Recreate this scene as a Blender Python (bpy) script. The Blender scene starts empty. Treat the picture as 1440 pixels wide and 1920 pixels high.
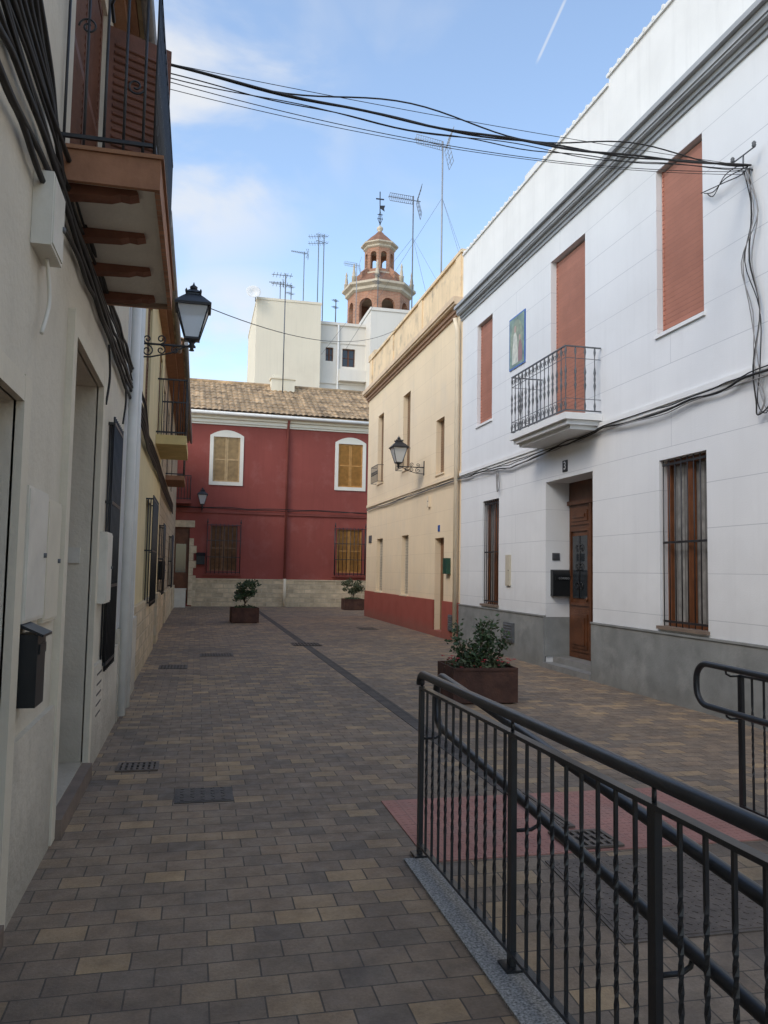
import bpy, math, random
from mathutils import Vector as V, Matrix
random.seed(7)
SC=bpy.context.scene
COL=SC.collection
rad=math.radians

# ------------------------------------------------------------------ mesh builder
class MB:
    def __init__(s): s.v=[];s.f=[];s.sm=[]
    def add(s,vs,fs,smooth=False):
        b=len(s.v);s.v+= [tuple(p) for p in vs]
        for f in fs: s.f.append(tuple(i+b for i in f)); s.sm.append(smooth)
        return s
    def quad(s,*p): return s.add(p,[tuple(range(len(p)))])
    def box(s,x0,x1,y0,y1,z0,z1):
        v=[(x,y,z) for z in(z0,z1) for y in(y0,y1) for x in(x0,x1)]
        return s.add(v,[(0,2,3,1),(4,5,7,6),(0,1,5,4),(2,6,7,3),(0,4,6,2),(1,3,7,5)])
    def obox(s,c,ax,ay,az):
        c=V(c);ax=V(ax);ay=V(ay);az=V(az)
        v=[c+ax*i+ay*j+az*k for k in(-1,1) for j in(-1,1) for i in(-1,1)]
        return s.add(v,[(0,2,3,1),(4,5,7,6),(0,1,5,4),(2,6,7,3),(0,4,6,2),(1,3,7,5)])
    def tube(s,pts,r,n=8,closed=False):
        pts=[V(p) for p in pts];m=len(pts)
        rr=r if isinstance(r,(list,tuple)) else [r]*m
        vs=[];prev=None
        for i,p in enumerate(pts):
            if closed: t=pts[(i+1)%m]-pts[i-1]
            else: t=pts[min(i+1,m-1)]-pts[max(i-1,0)]
            t.normalize()
            if prev is None:
                a=V((0,0,1)) if abs(t.z)<.9 else V((1,0,0))
                nx=t.cross(a).normalized()
            else:
                nx=(prev-t*prev.dot(t))
                if nx.length<1e-6: nx=t.cross(V((0,0,1)))
                nx.normalize()
            prev=nx;ny=t.cross(nx)
            for k in range(n):
                a=2*math.pi*k/n
                vs.append(p+nx*math.cos(a)*rr[i]+ny*math.sin(a)*rr[i])
        fs=[]
        for i in range(m if closed else m-1):
            j=(i+1)%m
            for k in range(n): fs.append((i*n+k,i*n+(k+1)%n,j*n+(k+1)%n,j*n+k))
        b=len(s.v);s.add(vs,fs,True)
        if not closed:
            s.f.append(tuple(b+k for k in range(n-1,-1,-1)));s.sm.append(False)
            s.f.append(tuple(b+(m-1)*n+k for k in range(n)));s.sm.append(False)
        return s
    def lathe(s,c,prof,n=12,rot=0,smooth=True,sy=1):
        vs=[];m=len(prof)
        for r,z in prof:
            for k in range(n):
                a=2*math.pi*k/n+rot
                vs.append((c[0]+r*math.cos(a),c[1]+r*math.sin(a)*sy,c[2]+z))
        fs=[(i*n+k,i*n+(k+1)%n,(i+1)*n+(k+1)%n,(i+1)*n+k) for i in range(m-1) for k in range(n)]
        b=len(s.v);s.add(vs,fs,smooth)
        s.f.append(tuple(b+k for k in range(n-1,-1,-1)));s.sm.append(False)
        s.f.append(tuple(b+(m-1)*n+k for k in range(n)));s.sm.append(False)
        return s
    def xf(s,M,i0=0):
        for i in range(i0,len(s.v)): s.v[i]=tuple(M@V(s.v[i]))
        return s
    def archpanel(s,x0,x1,z0,z1,a0,a1,zs,y0,y1,rise=None,sill=None,n=12):
        r=(a1-a0)/2; rise=r if rise is None else rise; cx=(a0+a1)/2
        sill=z0 if sill is None else sill
        arc=[(cx-r*math.cos(math.pi*i/n),zs+rise*math.sin(math.pi*i/n)) for i in range(n+1)]
        for y in(y0,y1):
            s.quad((x0,y,z0),(a0,y,z0),(a0,y,zs),(x0,y,zs)); s.quad((a1,y,z0),(x1,y,z0),(x1,y,zs),(a1,y,zs))
            s.quad((x0,y,zs),(a0,y,zs),(a0,y,z1),(x0,y,z1)); s.quad((a1,y,zs),(x1,y,zs),(x1,y,z1),(a1,y,z1))
            if sill>z0: s.quad((a0,y,z0),(a1,y,z0),(a1,y,sill),(a0,y,sill))
            for i in range(n):
                s.quad((arc[i][0],y,arc[i][1]),(arc[i+1][0],y,arc[i+1][1]),(arc[i+1][0],y,z1),(arc[i][0],y,z1))
        out=[(a0,sill)]+arc+[(a1,sill)]
        for i in range(len(out)-1):
            p,q=out[i],out[i+1]; s.quad((p[0],y0,p[1]),(q[0],y0,q[1]),(q[0],y1,q[1]),(p[0],y1,p[1]))
        s.quad((a0,y0,sill),(a0,y1,sill),(a1,y1,sill),(a1,y0,sill))
        s.quad((x0,y0,z0),(x0,y0,z1),(x0,y1,z1),(x0,y1,z0)); s.quad((x1,y0,z0),(x1,y1,z0),(x1,y1,z1),(x1,y0,z1))
        s.quad((x0,y0,z1),(x1,y0,z1),(x1,y1,z1),(x0,y1,z1)); s.quad((x0,y0,z0),(x0,y1,z0),(x1,y1,z0),(x1,y0,z0))
        return s

def part(name,parent,mb,mat,label=None,loc=None,rot=None):
    me=bpy.data.meshes.new(name); me.from_pydata(mb.v,[],mb.f); me.update()
    for p,sm in zip(me.polygons,mb.sm): p.use_smooth=sm
    me.materials.append(mat)
    o=bpy.data.objects.new(name,me); COL.objects.link(o)
    if parent: o.parent=parent
    if loc: o.location=loc
    if rot: o.rotation_euler=rot
    if label: o["label"]=label
    return o
def top(name,label,cat,loc=(0,0,0),rz=0,group=None):
    o=bpy.data.objects.new(name,None); o.empty_display_size=.3; COL.objects.link(o)
    o.location=loc;o.rotation_euler=(0,0,rz);o["label"]=label;o["category"]=cat
    if group:o["group"]=group
    return o
def thing(name,mb,mat,label,cat,group=None,loc=None,rz=0):
    o=part(name,None,mb,mat,label,loc); o["category"]=cat
    if rz:o.rotation_euler=(0,0,rz)
    if group:o["group"]=group
    return o
def struct(name,mb,mat,label):
    o=part(name,None,mb,mat,label);o["category"]="ground";o["kind"]="structure";return o

# ------------------------------------------------------------------ materials
def M(name,col,rough=.8,var=.2,scale=1.5,bump=.15,bscale=30,metal=0,spec=.3,brick=None,grime=0,grimez=1.2,stain=None,streak=0,plane='xz'):
    m=bpy.data.materials.new(name);m.use_nodes=True;nt=m.node_tree;N=nt.nodes;L=nt.links
    b=N['Principled BSDF'];b.inputs['Roughness'].default_value=rough;b.inputs['Metallic'].default_value=metal
    b.inputs['Specular IOR Level'].default_value=spec
    tc=N.new('ShaderNodeTexCoord')
    def noise(sc,det=5,vec=None,ro=.55):
        n=N.new('ShaderNodeTexNoise');n.inputs['Scale'].default_value=sc;n.inputs['Detail'].default_value=det;n.inputs['Roughness'].default_value=ro
        L.new(vec or tc.outputs['Object'],n.inputs['Vector']);return n
    def mix(fac,a,c,mode='MIX'):
        n=N.new('ShaderNodeMix');n.data_type='RGBA';n.blend_type=mode
        for i,x in ((0,fac),(6,a),(7,c)):
            if isinstance(x,(int,float)): n.inputs[i].default_value=x
            elif isinstance(x,tuple): n.inputs[i].default_value=(*x,1) if len(x)==3 else x
            else: L.new(x,n.inputs[i])
        return n.outputs[2]
    def ramp(x,a,b_,c0=(0,0,0),c1=(1,1,1)):
        n=N.new('ShaderNodeValToRGB');n.color_ramp.elements[0].position=a;n.color_ramp.elements[1].position=b_
        n.color_ramp.elements[0].color=(*c0,1);n.color_ramp.elements[1].color=(*c1,1);L.new(x,n.inputs[0]);return n.outputs[0]
    def mth(op,a,b_=None):
        n=N.new('ShaderNodeMath');n.operation=op
        for i,x in ((0,a),(1,b_)):
            if x is None: continue
            if isinstance(x,(int,float)): n.inputs[i].default_value=x
            else: L.new(x,n.inputs[i])
        return n.outputs[0]
    lo=tuple(c*(1-var) for c in col);hi=tuple(min(1,c*(1+var*.6)) for c in col)
    n1=noise(scale,4);c=ramp(n1.outputs['Fac'],.3,.7,lo,hi)
    height=noise(bscale,4).outputs['Fac'] if bump else None
    sep=N.new('ShaderNodeSeparateXYZ');L.new(tc.outputs['Object'],sep.inputs[0])
    if brick:
        w,h,ms,cm,off,bv=brick
        cb=N.new('ShaderNodeCombineXYZ')
        L.new(sep.outputs['X'],cb.inputs[0]);L.new(sep.outputs['Z' if plane=='xz' else 'Y'],cb.inputs[1])
        bt=N.new('ShaderNodeTexBrick');bt.offset=off;bt.inputs['Scale'].default_value=1
        bt.inputs['Brick Width'].default_value=w;bt.inputs['Row Height'].default_value=h
        bt.inputs['Mortar Size'].default_value=ms;bt.inputs['Mortar Smooth'].default_value=.2
        bt.inputs['Color1'].default_value=(1-bv,1-bv,1-bv,1);bt.inputs['Color2'].default_value=(1+bv*.4,1+bv*.35,1+bv*.3,1);bt.inputs['Mortar'].default_value=(1,1,1,1)
        L.new(cb.outputs[0],bt.inputs['Vector'])
        c=mix(1.0,c,bt.outputs['Color'],'MULTIPLY')
        c=mix(bt.outputs['Fac'],c,cm)
        if bump: height=mth('SUBTRACT',mth('MULTIPLY',height,.35),mth('MULTIPLY',bt.outputs['Fac'],1.0))
    if stain:
        n2=noise(stain[1],6,ro=.65);c=mix(mth('MULTIPLY',ramp(n2.outputs['Fac'],.52,.68),stain[2]),c,stain[0])
    if streak:
        mp=N.new('ShaderNodeMapping');mp.inputs['Scale'].default_value=(4,4,.25);L.new(tc.outputs['Object'],mp.inputs[0])
        n3=noise(1.5,5,mp.outputs[0],.6);c=mix(mth('MULTIPLY',ramp(n3.outputs['Fac'],.5,.8),streak),c,tuple(x*.45 for x in col))
    if grime:
        n4=noise(3,4);g=mth('SUBTRACT',mth('ADD',grimez*.5,mth('MULTIPLY',n4.outputs['Fac'],grimez)),sep.outputs['Z'])
        g=mth('MULTIPLY',ramp(g,0,grimez*.8),grime);c=mix(g,c,(.16,.135,.10))
    L.new(c,b.inputs['Base Color'])
    if bump:
        bp=N.new('ShaderNodeBump');bp.inputs['Strength'].default_value=bump;bp.inputs['Distance'].default_value=.02
        L.new(height,bp.inputs['Height']);L.new(bp.outputs[0],b.inputs['Normal'])
    return m

def paver_mat():
    m=bpy.data.materials.new('paving blocks');m.use_nodes=True;nt=m.node_tree;N=nt.nodes;L=nt.links
    b=N['Principled BSDF'];tc=N.new('ShaderNodeTexCoord')
    bt=N.new('ShaderNodeTexBrick');bt.offset=.5
    dn=N.new('ShaderNodeTexNoise');dn.inputs['Scale'].default_value=2.2;dn.inputs['Detail'].default_value=3
    L.new(tc.outputs['Object'],dn.inputs['Vector'])
    dm=N.new('ShaderNodeVectorMath');dm.operation='MULTIPLY_ADD';dm.inputs[1].default_value=(.014,.014,0)
    L.new(dn.outputs['Color'],dm.inputs[0]);L.new(tc.outputs['Object'],dm.inputs[2])
    for k,v in (('Scale',1),('Brick Width',.205),('Row Height',.150),('Mortar Size',.004),('Mortar Smooth',.25),('Bias',0)): bt.inputs[k].default_value=v
    bt.inputs['Color1'].default_value=(0,0,0,1);bt.inputs['Color2'].default_value=(1,1,1,1);bt.inputs['Mortar'].default_value=(.5,.5,.5,1)
    L.new(dm.outputs[0],bt.inputs['Vector'])
    r=N.new('ShaderNodeValToRGB');cr=r.color_ramp
    pal=[(0,(.205,.160,.120)),(.2,(.265,.196,.134)),(.38,(.225,.166,.116)),(.52,(.295,.214,.143)),(.66,(.245,.187,.135)),(.80,(.345,.243,.147)),(.92,(.41,.285,.16)),(1,(.29,.205,.138))]
    while len(cr.elements)<len(pal): cr.elements.new(.5)
    for e,(p,c) in zip(cr.elements,pal): e.position=p;e.color=(*c,1)
    L.new(bt.outputs['Color'],r.inputs[0])
    def noise(s,d=5,ro=.6):
        n=N.new('ShaderNodeTexNoise');n.inputs['Scale'].default_value=s;n.inputs['Detail'].default_value=d;n.inputs['Roughness'].default_value=ro;L.new(tc.outputs['Object'],n.inputs['Vector']);return n.outputs['Fac']
    def mix(f,a,c,mode='MIX'):
        n=N.new('ShaderNodeMix');n.data_type='RGBA';n.blend_type=mode
        for i,x in ((0,f),(6,a),(7,c)):
            if isinstance(x,(int,float)): n.inputs[i].default_value=x
            elif isinstance(x,tuple): n.inputs[i].default_value=(*x,1)
            else: L.new(x,n.inputs[i])
        return n.outputs[2]
    def rp(x,a,b_,c0,c1):
        n=N.new('ShaderNodeValToRGB');n.color_ramp.elements[0].position=a;n.color_ramp.elements[1].position=b_
        n.color_ramp.elements[0].color=(*c0,1);n.color_ramp.elements[1].color=(*c1,1);L.new(x,n.inputs[0]);return n.outputs[0]
    c=mix(1.0,r.outputs[0],rp(noise(.35,4),.35,.68,(.74,.76,.80),(1.2,1.16,1.10)),'MULTIPLY')
    c=mix(1.0,c,rp(noise(60,5,.75),.2,.8,(.74,.74,.74),(1.22,1.22,1.22)),'MULTIPLY')
    c=mix(1.0,c,rp(noise(4,6,.7),.38,.6,(.76,.76,.78),(1.06,1.06,1.06)),'MULTIPLY')
    c=mix(bt.outputs['Fac'],c,(.090,.072,.055))
    L.new(c,b.inputs['Base Color'])
    L.new(rp(noise(9),.3,.7,(.5,.5,.5),(.85,.85,.85)),b.inputs['Roughness'])
    b.inputs['Specular IOR Level'].default_value=.3
    h=N.new('ShaderNodeMath');h.operation='MULTIPLY_ADD';h.inputs[1].default_value=-1.2;L.new(bt.outputs['Fac'],h.inputs[0])
    h2=N.new('ShaderNodeMath');h2.operation='MULTIPLY_ADD';h2.inputs[1].default_value=.5;L.new(bt.outputs['Color'],h2.inputs[0]);L.new(noise(90,4,.7),h2.inputs[2])
    L.new(h2.outputs[0],h.inputs[2])
    bp=N.new('ShaderNodeBump');bp.inputs['Strength'].default_value=.5;bp.inputs['Distance'].default_value=.005
    L.new(h.outputs[0],bp.inputs['Height']);L.new(bp.outputs[0],b.inputs['Normal'])
    return m

white=M('white stucco',(.73,.73,.72),.85,.05,.8,.25,60,brick=(5.2,.545,.005,(.52,.525,.53),.37,.012),grime=.14,grimez=1.5,streak=.10,stain=((.66,.655,.64),.7,.5))
whitep=M('white parapet paint',(.76,.755,.73),.85,.07,1.2,.12,50,streak=.18)
whitetrim=M('white trim paint',(.74,.735,.71),.8,.05,2,.05,50)
greybase=M('grey render plinth',(.235,.24,.228),.8,.22,2.5,.2,40,stain=((.38,.375,.35),1.7,.5),grime=.2,grimez=.3)
greycorn=M('grey cornice paint',(.36,.37,.38),.75,.12,2,.1,40)
yellow=M('cream yellow stucco',(.82,.655,.44),.85,.06,.8,.2,60,brick=(3.1,.52,.004,(.66,.51,.33),.4,.02),streak=.12,stain=((.72,.60,.44),.9,.5))
yellowp=M('weathered yellow parapet',(.76,.59,.38),.9,.14,1.2,.3,30,stain=((.38,.31,.23),1.8,.85),streak=.4)
yellowc=M('cream moulding paint',(.66,.50,.34),.85,.12,2,.1,40,streak=.25)
brownmould=M('brown moulding paint',(.42,.26,.17),.8,.2,3,.1,40)
redbase=M('red plinth paint',(.35,.088,.062),.8,.15,2,.15,40,stain=((.24,.09,.07),2,.4),grime=.3,grimez=.35)
redwall=M('dusty faded red stucco',(.285,.072,.054),.85,.10,.9,.2,50,stain=((.35,.125,.10),1.0,.5),streak=.22)
redtrim=M('brick red trim paint',(.26,.07,.052),.7,.15,2,.1,50)
creamtrim=M('cream window trim',(.80,.74,.62),.8,.05,3,.05,50)
stone=M('rough tan stone blocks',(.62,.49,.32),.9,.25,4,1.0,12,brick=(.46,.19,.018,(.56,.45,.31),.5,.22))
stone2=M('tan quoin stone',(.60,.48,.32),.9,.25,5,.8,14)
leftw=M('aged cream plaster',(.635,.57,.455),.9,.08,1.2,.32,22,stain=((.49,.425,.32),1.3,.4),grime=.4,grimez=1.0,streak=.18)
leftbase=M('worn plaster plinth',(.58,.52,.42),.9,.14,2,.6,18,stain=((.36,.32,.25),2.5,.5),grime=.35,grimez=.5)
leftstone=M('smooth beige stone surround',(.66,.59,.46),.75,.1,3,.15,30,stain=((.52,.46,.36),3,.4))
leftw2=M('bluish white stucco',(.70,.70,.68),.9,.06,1.2,.3,40,grime=.3,grimez=1,streak=.15)
leftyel=M('ochre yellow stucco',(.72,.59,.34),.9,.1,1.2,.3,40,grime=.25,streak=.2)
leftbrn=M('tan stone facade',(.45,.35,.24),.9,.22,3,.6,15,brick=(.5,.24,.014,(.30,.24,.17),.5,.15))
brownstone=M('brown threshold stone',(.20,.15,.115),.6,.2,8,.1,60)
stepstone=M('grey marble step',(.24,.235,.22),.5,.2,5,.05,40)
blind=M('salmon roller blind plastic',(.52,.235,.165),.55,.10,3,0,brick=(60,.066,.009,(.27,.105,.07),0,.05))
blindb=M('brown blind plastic',(.34,.22,.13),.6,.15,3,0,brick=(60,.066,.009,(.18,.11,.07),0,.05))
creamsh=M('cream painted shutter',(.56,.50,.40),.6,.12,3,0,brick=(60,.09,.008,(.36,.32,.25),0,.05))
woodor=M('golden varnished wood',(.50,.25,.07),.5,.22,6,.1,60)
woodbr=M('brown stained wood',(.165,.060,.024),.4,.3,6,.12,60)
wooddoor=M('dark carved door wood',(.105,.040,.018),.4,.35,6,.12,60)
woodgrey=M('bleached golden wood',(.50,.34,.17),.7,.2,6,.1,60)
woodmid=M('mid brown wood',(.23,.12,.06),.6,.25,6,.1,60)
wooddk=M('dark brown wood',(.12,.05,.025),.5,.3,6,.1,60)
iron=M('black wrought iron paint',(.020,.020,.022),.45,.3,12,0,spec=.5)
rail=M('charcoal painted steel',(.020,.022,.025),.34,.25,9,.04,90,spec=.5)
greyiron=M('grey painted iron',(.10,.105,.11),.5,.2,9,0,spec=.5)
cablem=M('black cable rubber',(.025,.023,.021),.6,.25,9,0)
cableg=M('grey cable rubber',(.26,.25,.24),.6,.2,9,0)
glass=M('dark window glass',(.022,.026,.03),.06,.3,.8,0,spec=.6)
curtain=M('pale grey curtain behind glass',(.27,.265,.25),.22,.35,7,.2,6,spec=.6,brick=(.085,9,.012,(.15,.145,.135),0,.25))
plastic=M('off white plastic box',(.66,.62,.53),.5,.1,5,.05,60,stain=((.45,.40,.32),3,.35))
blackbox=M('black painted metal box',(.012,.013,.014),.4,.2,8,.03,80,spec=.35)
greenbox=M('dark green painted metal',(.012,.065,.045),.35,.2,8,.03,80,spec=.5)
corten=M('rusty weathering steel',(.085,.042,.030),.8,.35,6,.25,40,stain=((.135,.06,.035),5,.5))
granite=M('speckled grey granite kerb',(.34,.33,.31),.7,.75,95,.12,150,stain=((.20,.19,.17),2,.35))
tactile=M('faded red studded paving',(.42,.205,.16),.85,.15,2.5,.3,60,brick=(.2,.2,.005,(.31,.17,.135),0,.08),plane='xy',stain=((.31,.21,.17),1.5,.6))
castiron=M('rusty cast iron',(.13,.10,.078),.6,.35,7,.3,60,spec=.4)
castdark=M('dark cast iron cover',(.085,.070,.058),.6,.35,7,.3,60,spec=.4)
darkpaver=M('dark drain blocks',(.105,.088,.075),.75,.3,5,.5,60,brick=(.18,.10,.005,(.04,.038,.036),0,.25),plane='xy')
darkm=M('dark hollow',(.012,.012,.012),.9,.1,1,0)
pipew=M('white drainpipe',(.74,.73,.69),.5,.08,4,0)
pipec=M('cream drainpipe',(.74,.62,.45),.5,.08,4,0)
soil=M('dark soil',(.03,.022,.016),.95,.3,20,.6,40)
leafm=M('dark green leaves',(.050,.085,.032),.5,.5,9,0,spec=.4)
leafm2=M('olive leaves',(.10,.115,.055),.55,.45,9,0,spec=.4)
flowerm=M('red flower petals',(.40,.03,.04),.6,.3,9,0)
twig=M('brown twigs',(.10,.07,.045),.9,.3,9,0)
blockw=M('cream tower block render',(.76,.69,.54),.9,.06,.25,.1,10,streak=.14,stain=((.64,.56,.43),.4,.4))
blockw2=M('white tower block render',(.70,.67,.60),.9,.06,.25,.1,10,streak=.14)
brickm=M('weathered orange brick',(.40,.20,.125),.9,.2,1,.3,20,brick=(.5,.14,.015,(.42,.30,.22),.5,.2))
towstone=M('weathered tower stone',(.54,.47,.36),.9,.2,1.2,.2,8,streak=.3)
towroof=M('brown tiled tower roof',(.24,.125,.08),.8,.3,2,.3,10)
alu=M('grey aluminium',(.30,.31,.32),.45,.15,6,0,metal=.2)
alud=M('dark galvanised mast',(.15,.155,.16),.5,.2,6,0,metal=.2)
brickedge=M('orange brick balcony edge',(.42,.205,.115),.85,.22,5,.4,30,brick=(.07,.3,.007,(.30,.21,.15),0,.25))
ceil=M('white soffit plaster',(.68,.63,.54),.9,.1,3,.2,30)
orangepl=M('orange brown eave boards',(.31,.155,.083),.8,.2,5,.2,30)
corbel=M('brown corbel brick',(.19,.080,.048),.85,.25,6,.3,30)
louvm=M('dark red brown louvre',(.14,.055,.030),.6,.25,6,.1,60)
bluem=M('blue glazed tile',(.05,.12,.36),.25,.2,8,0,spec=.5)
tileg=M('green glazed picture ground',(.16,.22,.14),.3,.6,7,0,spec=.5)
robe=M('white glazed robe',(.55,.52,.40),.3,.35,9,0,spec=.5)
skinm=M('flesh glaze',(.45,.27,.18),.3,.2,9,0,spec=.5)
redgl=M('brown red glaze',(.26,.10,.07),.3,.2,9,0,spec=.5)
pavers=paver_mat()
tiles=M('clay roof tiles',(.43,.30,.175),.9,.35,2.2,.2,20,brick=(.24,.42,.0,(.2,.1,.06),0,.38),plane='xy',stain=((.16,.12,.085),1.6,.55))
glasslamp=bpy.data.materials.new('frosted lamp glass');glasslamp.use_nodes=True
_b=glasslamp.node_tree.nodes['Principled BSDF'];_b.inputs['Base Color'].default_value=(.80,.82,.80,1);_b.inputs['Roughness'].default_value=.3;_b.inputs['Transmission Weight'].default_value=.45

# ------------------------------------------------------------------ facade helpers (local frame: x along, -y outward, z up)
def wall(parent,x0,x1,z0,z1,holes,mat,depth=.2,back=6,name='wall',label=None):
    mb=MB()
    xs=sorted({x0,x1,*[h[0] for h in holes],*[h[1] for h in holes]}); zs=sorted({z0,z1,*[h[2] for h in holes],*[h[3] for h in holes]})
    for i in range(len(xs)-1):
        for j in range(len(zs)-1):
            cx=(xs[i]+xs[i+1])/2;cz=(zs[j]+zs[j+1])/2
            if any(h[0]<cx<h[1] and h[2]<cz<h[3] for h in holes): continue
            mb.quad((xs[i],0,zs[j]),(xs[i+1],0,zs[j]),(xs[i+1],0,zs[j+1]),(xs[i],0,zs[j+1]))
    for h in holes:
        a,b,c,d=h[:4];D=h[4] if len(h)>4 else depth
        mb.quad((a,0,c),(a,0,d),(a,D,d),(a,D,c));mb.quad((b,0,c),(b,D,c),(b,D,d),(b,0,d))
        mb.quad((a,0,d),(b,0,d),(b,D,d),(a,D,d));mb.quad((a,0,c),(a,D,c),(b,D,c),(b,0,c))
    mb.quad((x0,0,z0),(x0,0,z1),(x0,back,z1),(x0,back,z0));mb.quad((x1,0,z0),(x1,back,z0),(x1,back,z1),(x1,0,z1))
    mb.quad((x0,back,z0),(x0,back,z1),(x1,back,z1),(x1,back,z0));mb.quad((x0,0,z1),(x1,0,z1),(x1,back,z1),(x0,back,z1))
    return part(name,parent,mb,mat,label)
def steps(parent,name,x0,x1,lst,mat):
    mb=MB()
    for z0,z1,p in lst: mb.box(x0,x1,-p,0.02,z0,z1)
    return part(name,parent,mb,mat)
def plinths(parent,segs,z1,p,mat,name='plinth',cap=None):
    for a,b in segs:
        mb=MB().box(a,b,-p,.01,0,z1)
        if cap: mb.box(a,b,-p-.015,.01,z1,z1+cap)
        part(name,parent,mb,mat)
def blindw(parent,x0,x1,z0,z1,y,mat=None,name='roller_blind',pitch=.066):
    mb=MB();x0+=.012;x1-=.012
    z=math.ceil((z0+.03)/pitch)*pitch
    while z<z1-.03:
        mb.obox(((x0+x1)/2,y,z+pitch/2),((x1-x0)/2,0,0),(0,.004,.004),(0,-.011,pitch*.45)); z+=pitch
    mb.box(x0,x0+.025,y-.02,y+.02,z0,z1);mb.box(x1-.025,x1,y-.02,y+.02,z0,z1)
    mb.box(x0,x1,y-.018,y+.018,z0,z0+.05)
    mb.box(x0,x1,y+.03,y+.035,z0,z1)
    return part(name,parent,mb,mat or blind)
def window(parent,x0,x1,z0,z1,y,fmat,gmat,sashes=2,bars=1,fw=.06):
    g=MB().box(x0,x1,y+.03,y+.04,z0,z1);w=part('window',parent,g,gmat)
    f=MB();f.box(x0,x0+fw,y-.02,y+.028,z0,z1);f.box(x1-fw,x1,y-.02,y+.028,z0,z1);f.box(x0+fw,x1-fw,y-.018,y+.028,z0,z0+fw);f.box(x0+fw,x1-fw,y-.018,y+.028,z1-fw,z1)
    for i in range(1,sashes):
        c=x0+(x1-x0)*i/sashes;f.box(c-fw*.8,c+fw*.8,y-.03,y+.026,z0+fw,z1-fw)
    for j in range(1,bars+1):
        zc=z0+(z1-z0)*j/(bars+1)
        for i in range(sashes):
            a=x0+(x1-x0)*i/sashes+fw*.82;b=x0+(x1-x0)*(i+1)/sashes-fw*.82
            f.box(a,b,y-.012,y+.024,zc-.015,zc+.015)
    part('frame',w,f,fmat);return w
def grille(parent,x0,x1,z0,z1,y,n,mat,r=.009,hz=(),cage=0,finial=False,label=None):
    mb=MB()
    for i in range(n):
        x=x0+(x1-x0)*i/(n-1);mb.tube([(x,y,z0),(x,y,z1)],r,6)
    hs=[z0+.06,z1-.06]+[z0+(z1-z0)*h for h in hz]
    for z in hs:
        mb.box(x0-.01,x1+.01,y-.008,y+.008,z-.014,z+.014)
        if cage:
            mb.box(x0-.012,x0+.008,y,y+cage,z-.012,z+.012);mb.box(x1-.008,x1+.012,y,y+cage,z-.012,z+.012)
    if cage:
        for x in(x0,x1):
            for k in range(1,3): mb.tube([(x,y+cage*k/3,z0+.05),(x,y+cage*k/3,z1-.05)],r*.8,5)
            if finial: mb.lathe((x,y,z1),[(.012,0),(.03,.04),(.034,.08),(.015,.12),(.02,.15),(.003,.22)],8)
    return part('window_grille',parent,mb,mat,label)
def louvre(parent,x0,x1,z0,z1,y,mat,leaves=2,name='shutter',pitch=.055):
    for i in range(leaves):
        mb=MB();a=x0+(x1-x0)*i/leaves+.004;b=x0+(x1-x0)*(i+1)/leaves-.004;fw=.06
        mb.box(a,a+fw,y,y+.035,z0,z1);mb.box(b-fw,b,y,y+.035,z0,z1)
        for z in(z0,z0+(z1-z0)*.5-.03,z1-.06): mb.box(a+fw,b-fw,y+.002,y+.033,z,z+.06)
        z=z0+.08
        while z<z1-.08:
            mb.obox(((a+b)/2,y+.018,z),((b-a)/2-fw,0,0),(0,.004,.003),(0,-.012,.024));z+=pitch
        mb.box(a+fw,b-fw,y+.036,y+.04,z0,z1)
        part(name,parent,mb,mat)
def baluster(mb,x,y,z0,z1,s=1):
    h=z1-z0;pr=[(.006,0),(.011,.02),(.018,.08),(.008,.14),(.007,.30),(.016,.37),(.020,.40),(.010,.45),(.016,.5),(.010,.55),(.020,.6),(.016,.63),(.007,.70),(.008,.86),(.018,.92),(.011,.98),(.006,1)]
    mb.lathe((x,y,z0),[(r*s,t*h) for r,t in pr],6)
def scroll(mb,c,R,turns,r,ax=(1,0,0),az=(0,0,1),start=0,sgn=1,n=22):
    c=V(c);ax=V(ax);az=V(az);p=[]
    for i in range(n+1):
        t=i/n;a=start+sgn*turns*2*math.pi*t;q=R*(1-.78*t);p.append(c+ax*math.cos(a)*q+az*math.sin(a)*q)
    mb.tube(p,r,5)
def meshtext(txt,size,parent,mat,loc,rot,name='lettering'):
    cu=bpy.data.curves.new('t','FONT');cu.body=txt;cu.size=size;cu.extrude=.001;cu.align_x='CENTER';cu.align_y='CENTER'
    t=bpy.data.objects.new('t',cu);COL.objects.link(t);bpy.context.view_layer.update()
    me=bpy.data.meshes.new_from_object(t.evaluated_get(bpy.context.evaluated_depsgraph_get()))
    bpy.data.objects.remove(t);me.materials.clear();me.materials.append(mat)
    o=bpy.data.objects.new(name,me);COL.objects.link(o);o.parent=parent;o.location=loc;o.rotation_euler=rot;return o
def tileroof(parent,x0,x1,y0,z0,y1,z1,mat,pitch=.24,row=.42,name='roof',amp=.05):
    nx=int((x1-x0)/pitch)*6;L=math.hypot(y1-y0,z1-z0);rows=max(1,int(L/row));mb=MB();vs=[];fs=[]
    rr=[]
    for r in range(rows):
        for e in(0,.999): rr.append(((r+e)/rows,.035*(1-e)))
    for t,lift in rr:
        for i in range(nx+1):
            x=x0+(x1-x0)*i/nx;ph=(x-x0)/pitch*2*math.pi
            h=amp*abs(math.sin(ph/2))**.8
            k=int((x-x0)/pitch);random.seed(k*31+int(t*rows)*7);jj=random.uniform(-.012,.012)
            vs.append((x,y0+(y1-y0)*t+jj,z0+(z1-z0)*t+h+lift+jj*.5))
    W=nx+1
    for r in range(len(rr)-1):
        for i in range(nx): fs.append((r*W+i,r*W+i+1,(r+1)*W+i+1,(r+1)*W+i))
    mb.add(vs,fs,False)
    mb.quad((x0,y0,z0-.03),(x0,y1,z1-.03),(x1,y1,z1-.03),(x1,y0,z0-.03))
    random.seed(5);return part(name,parent,mb,mat)

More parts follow.
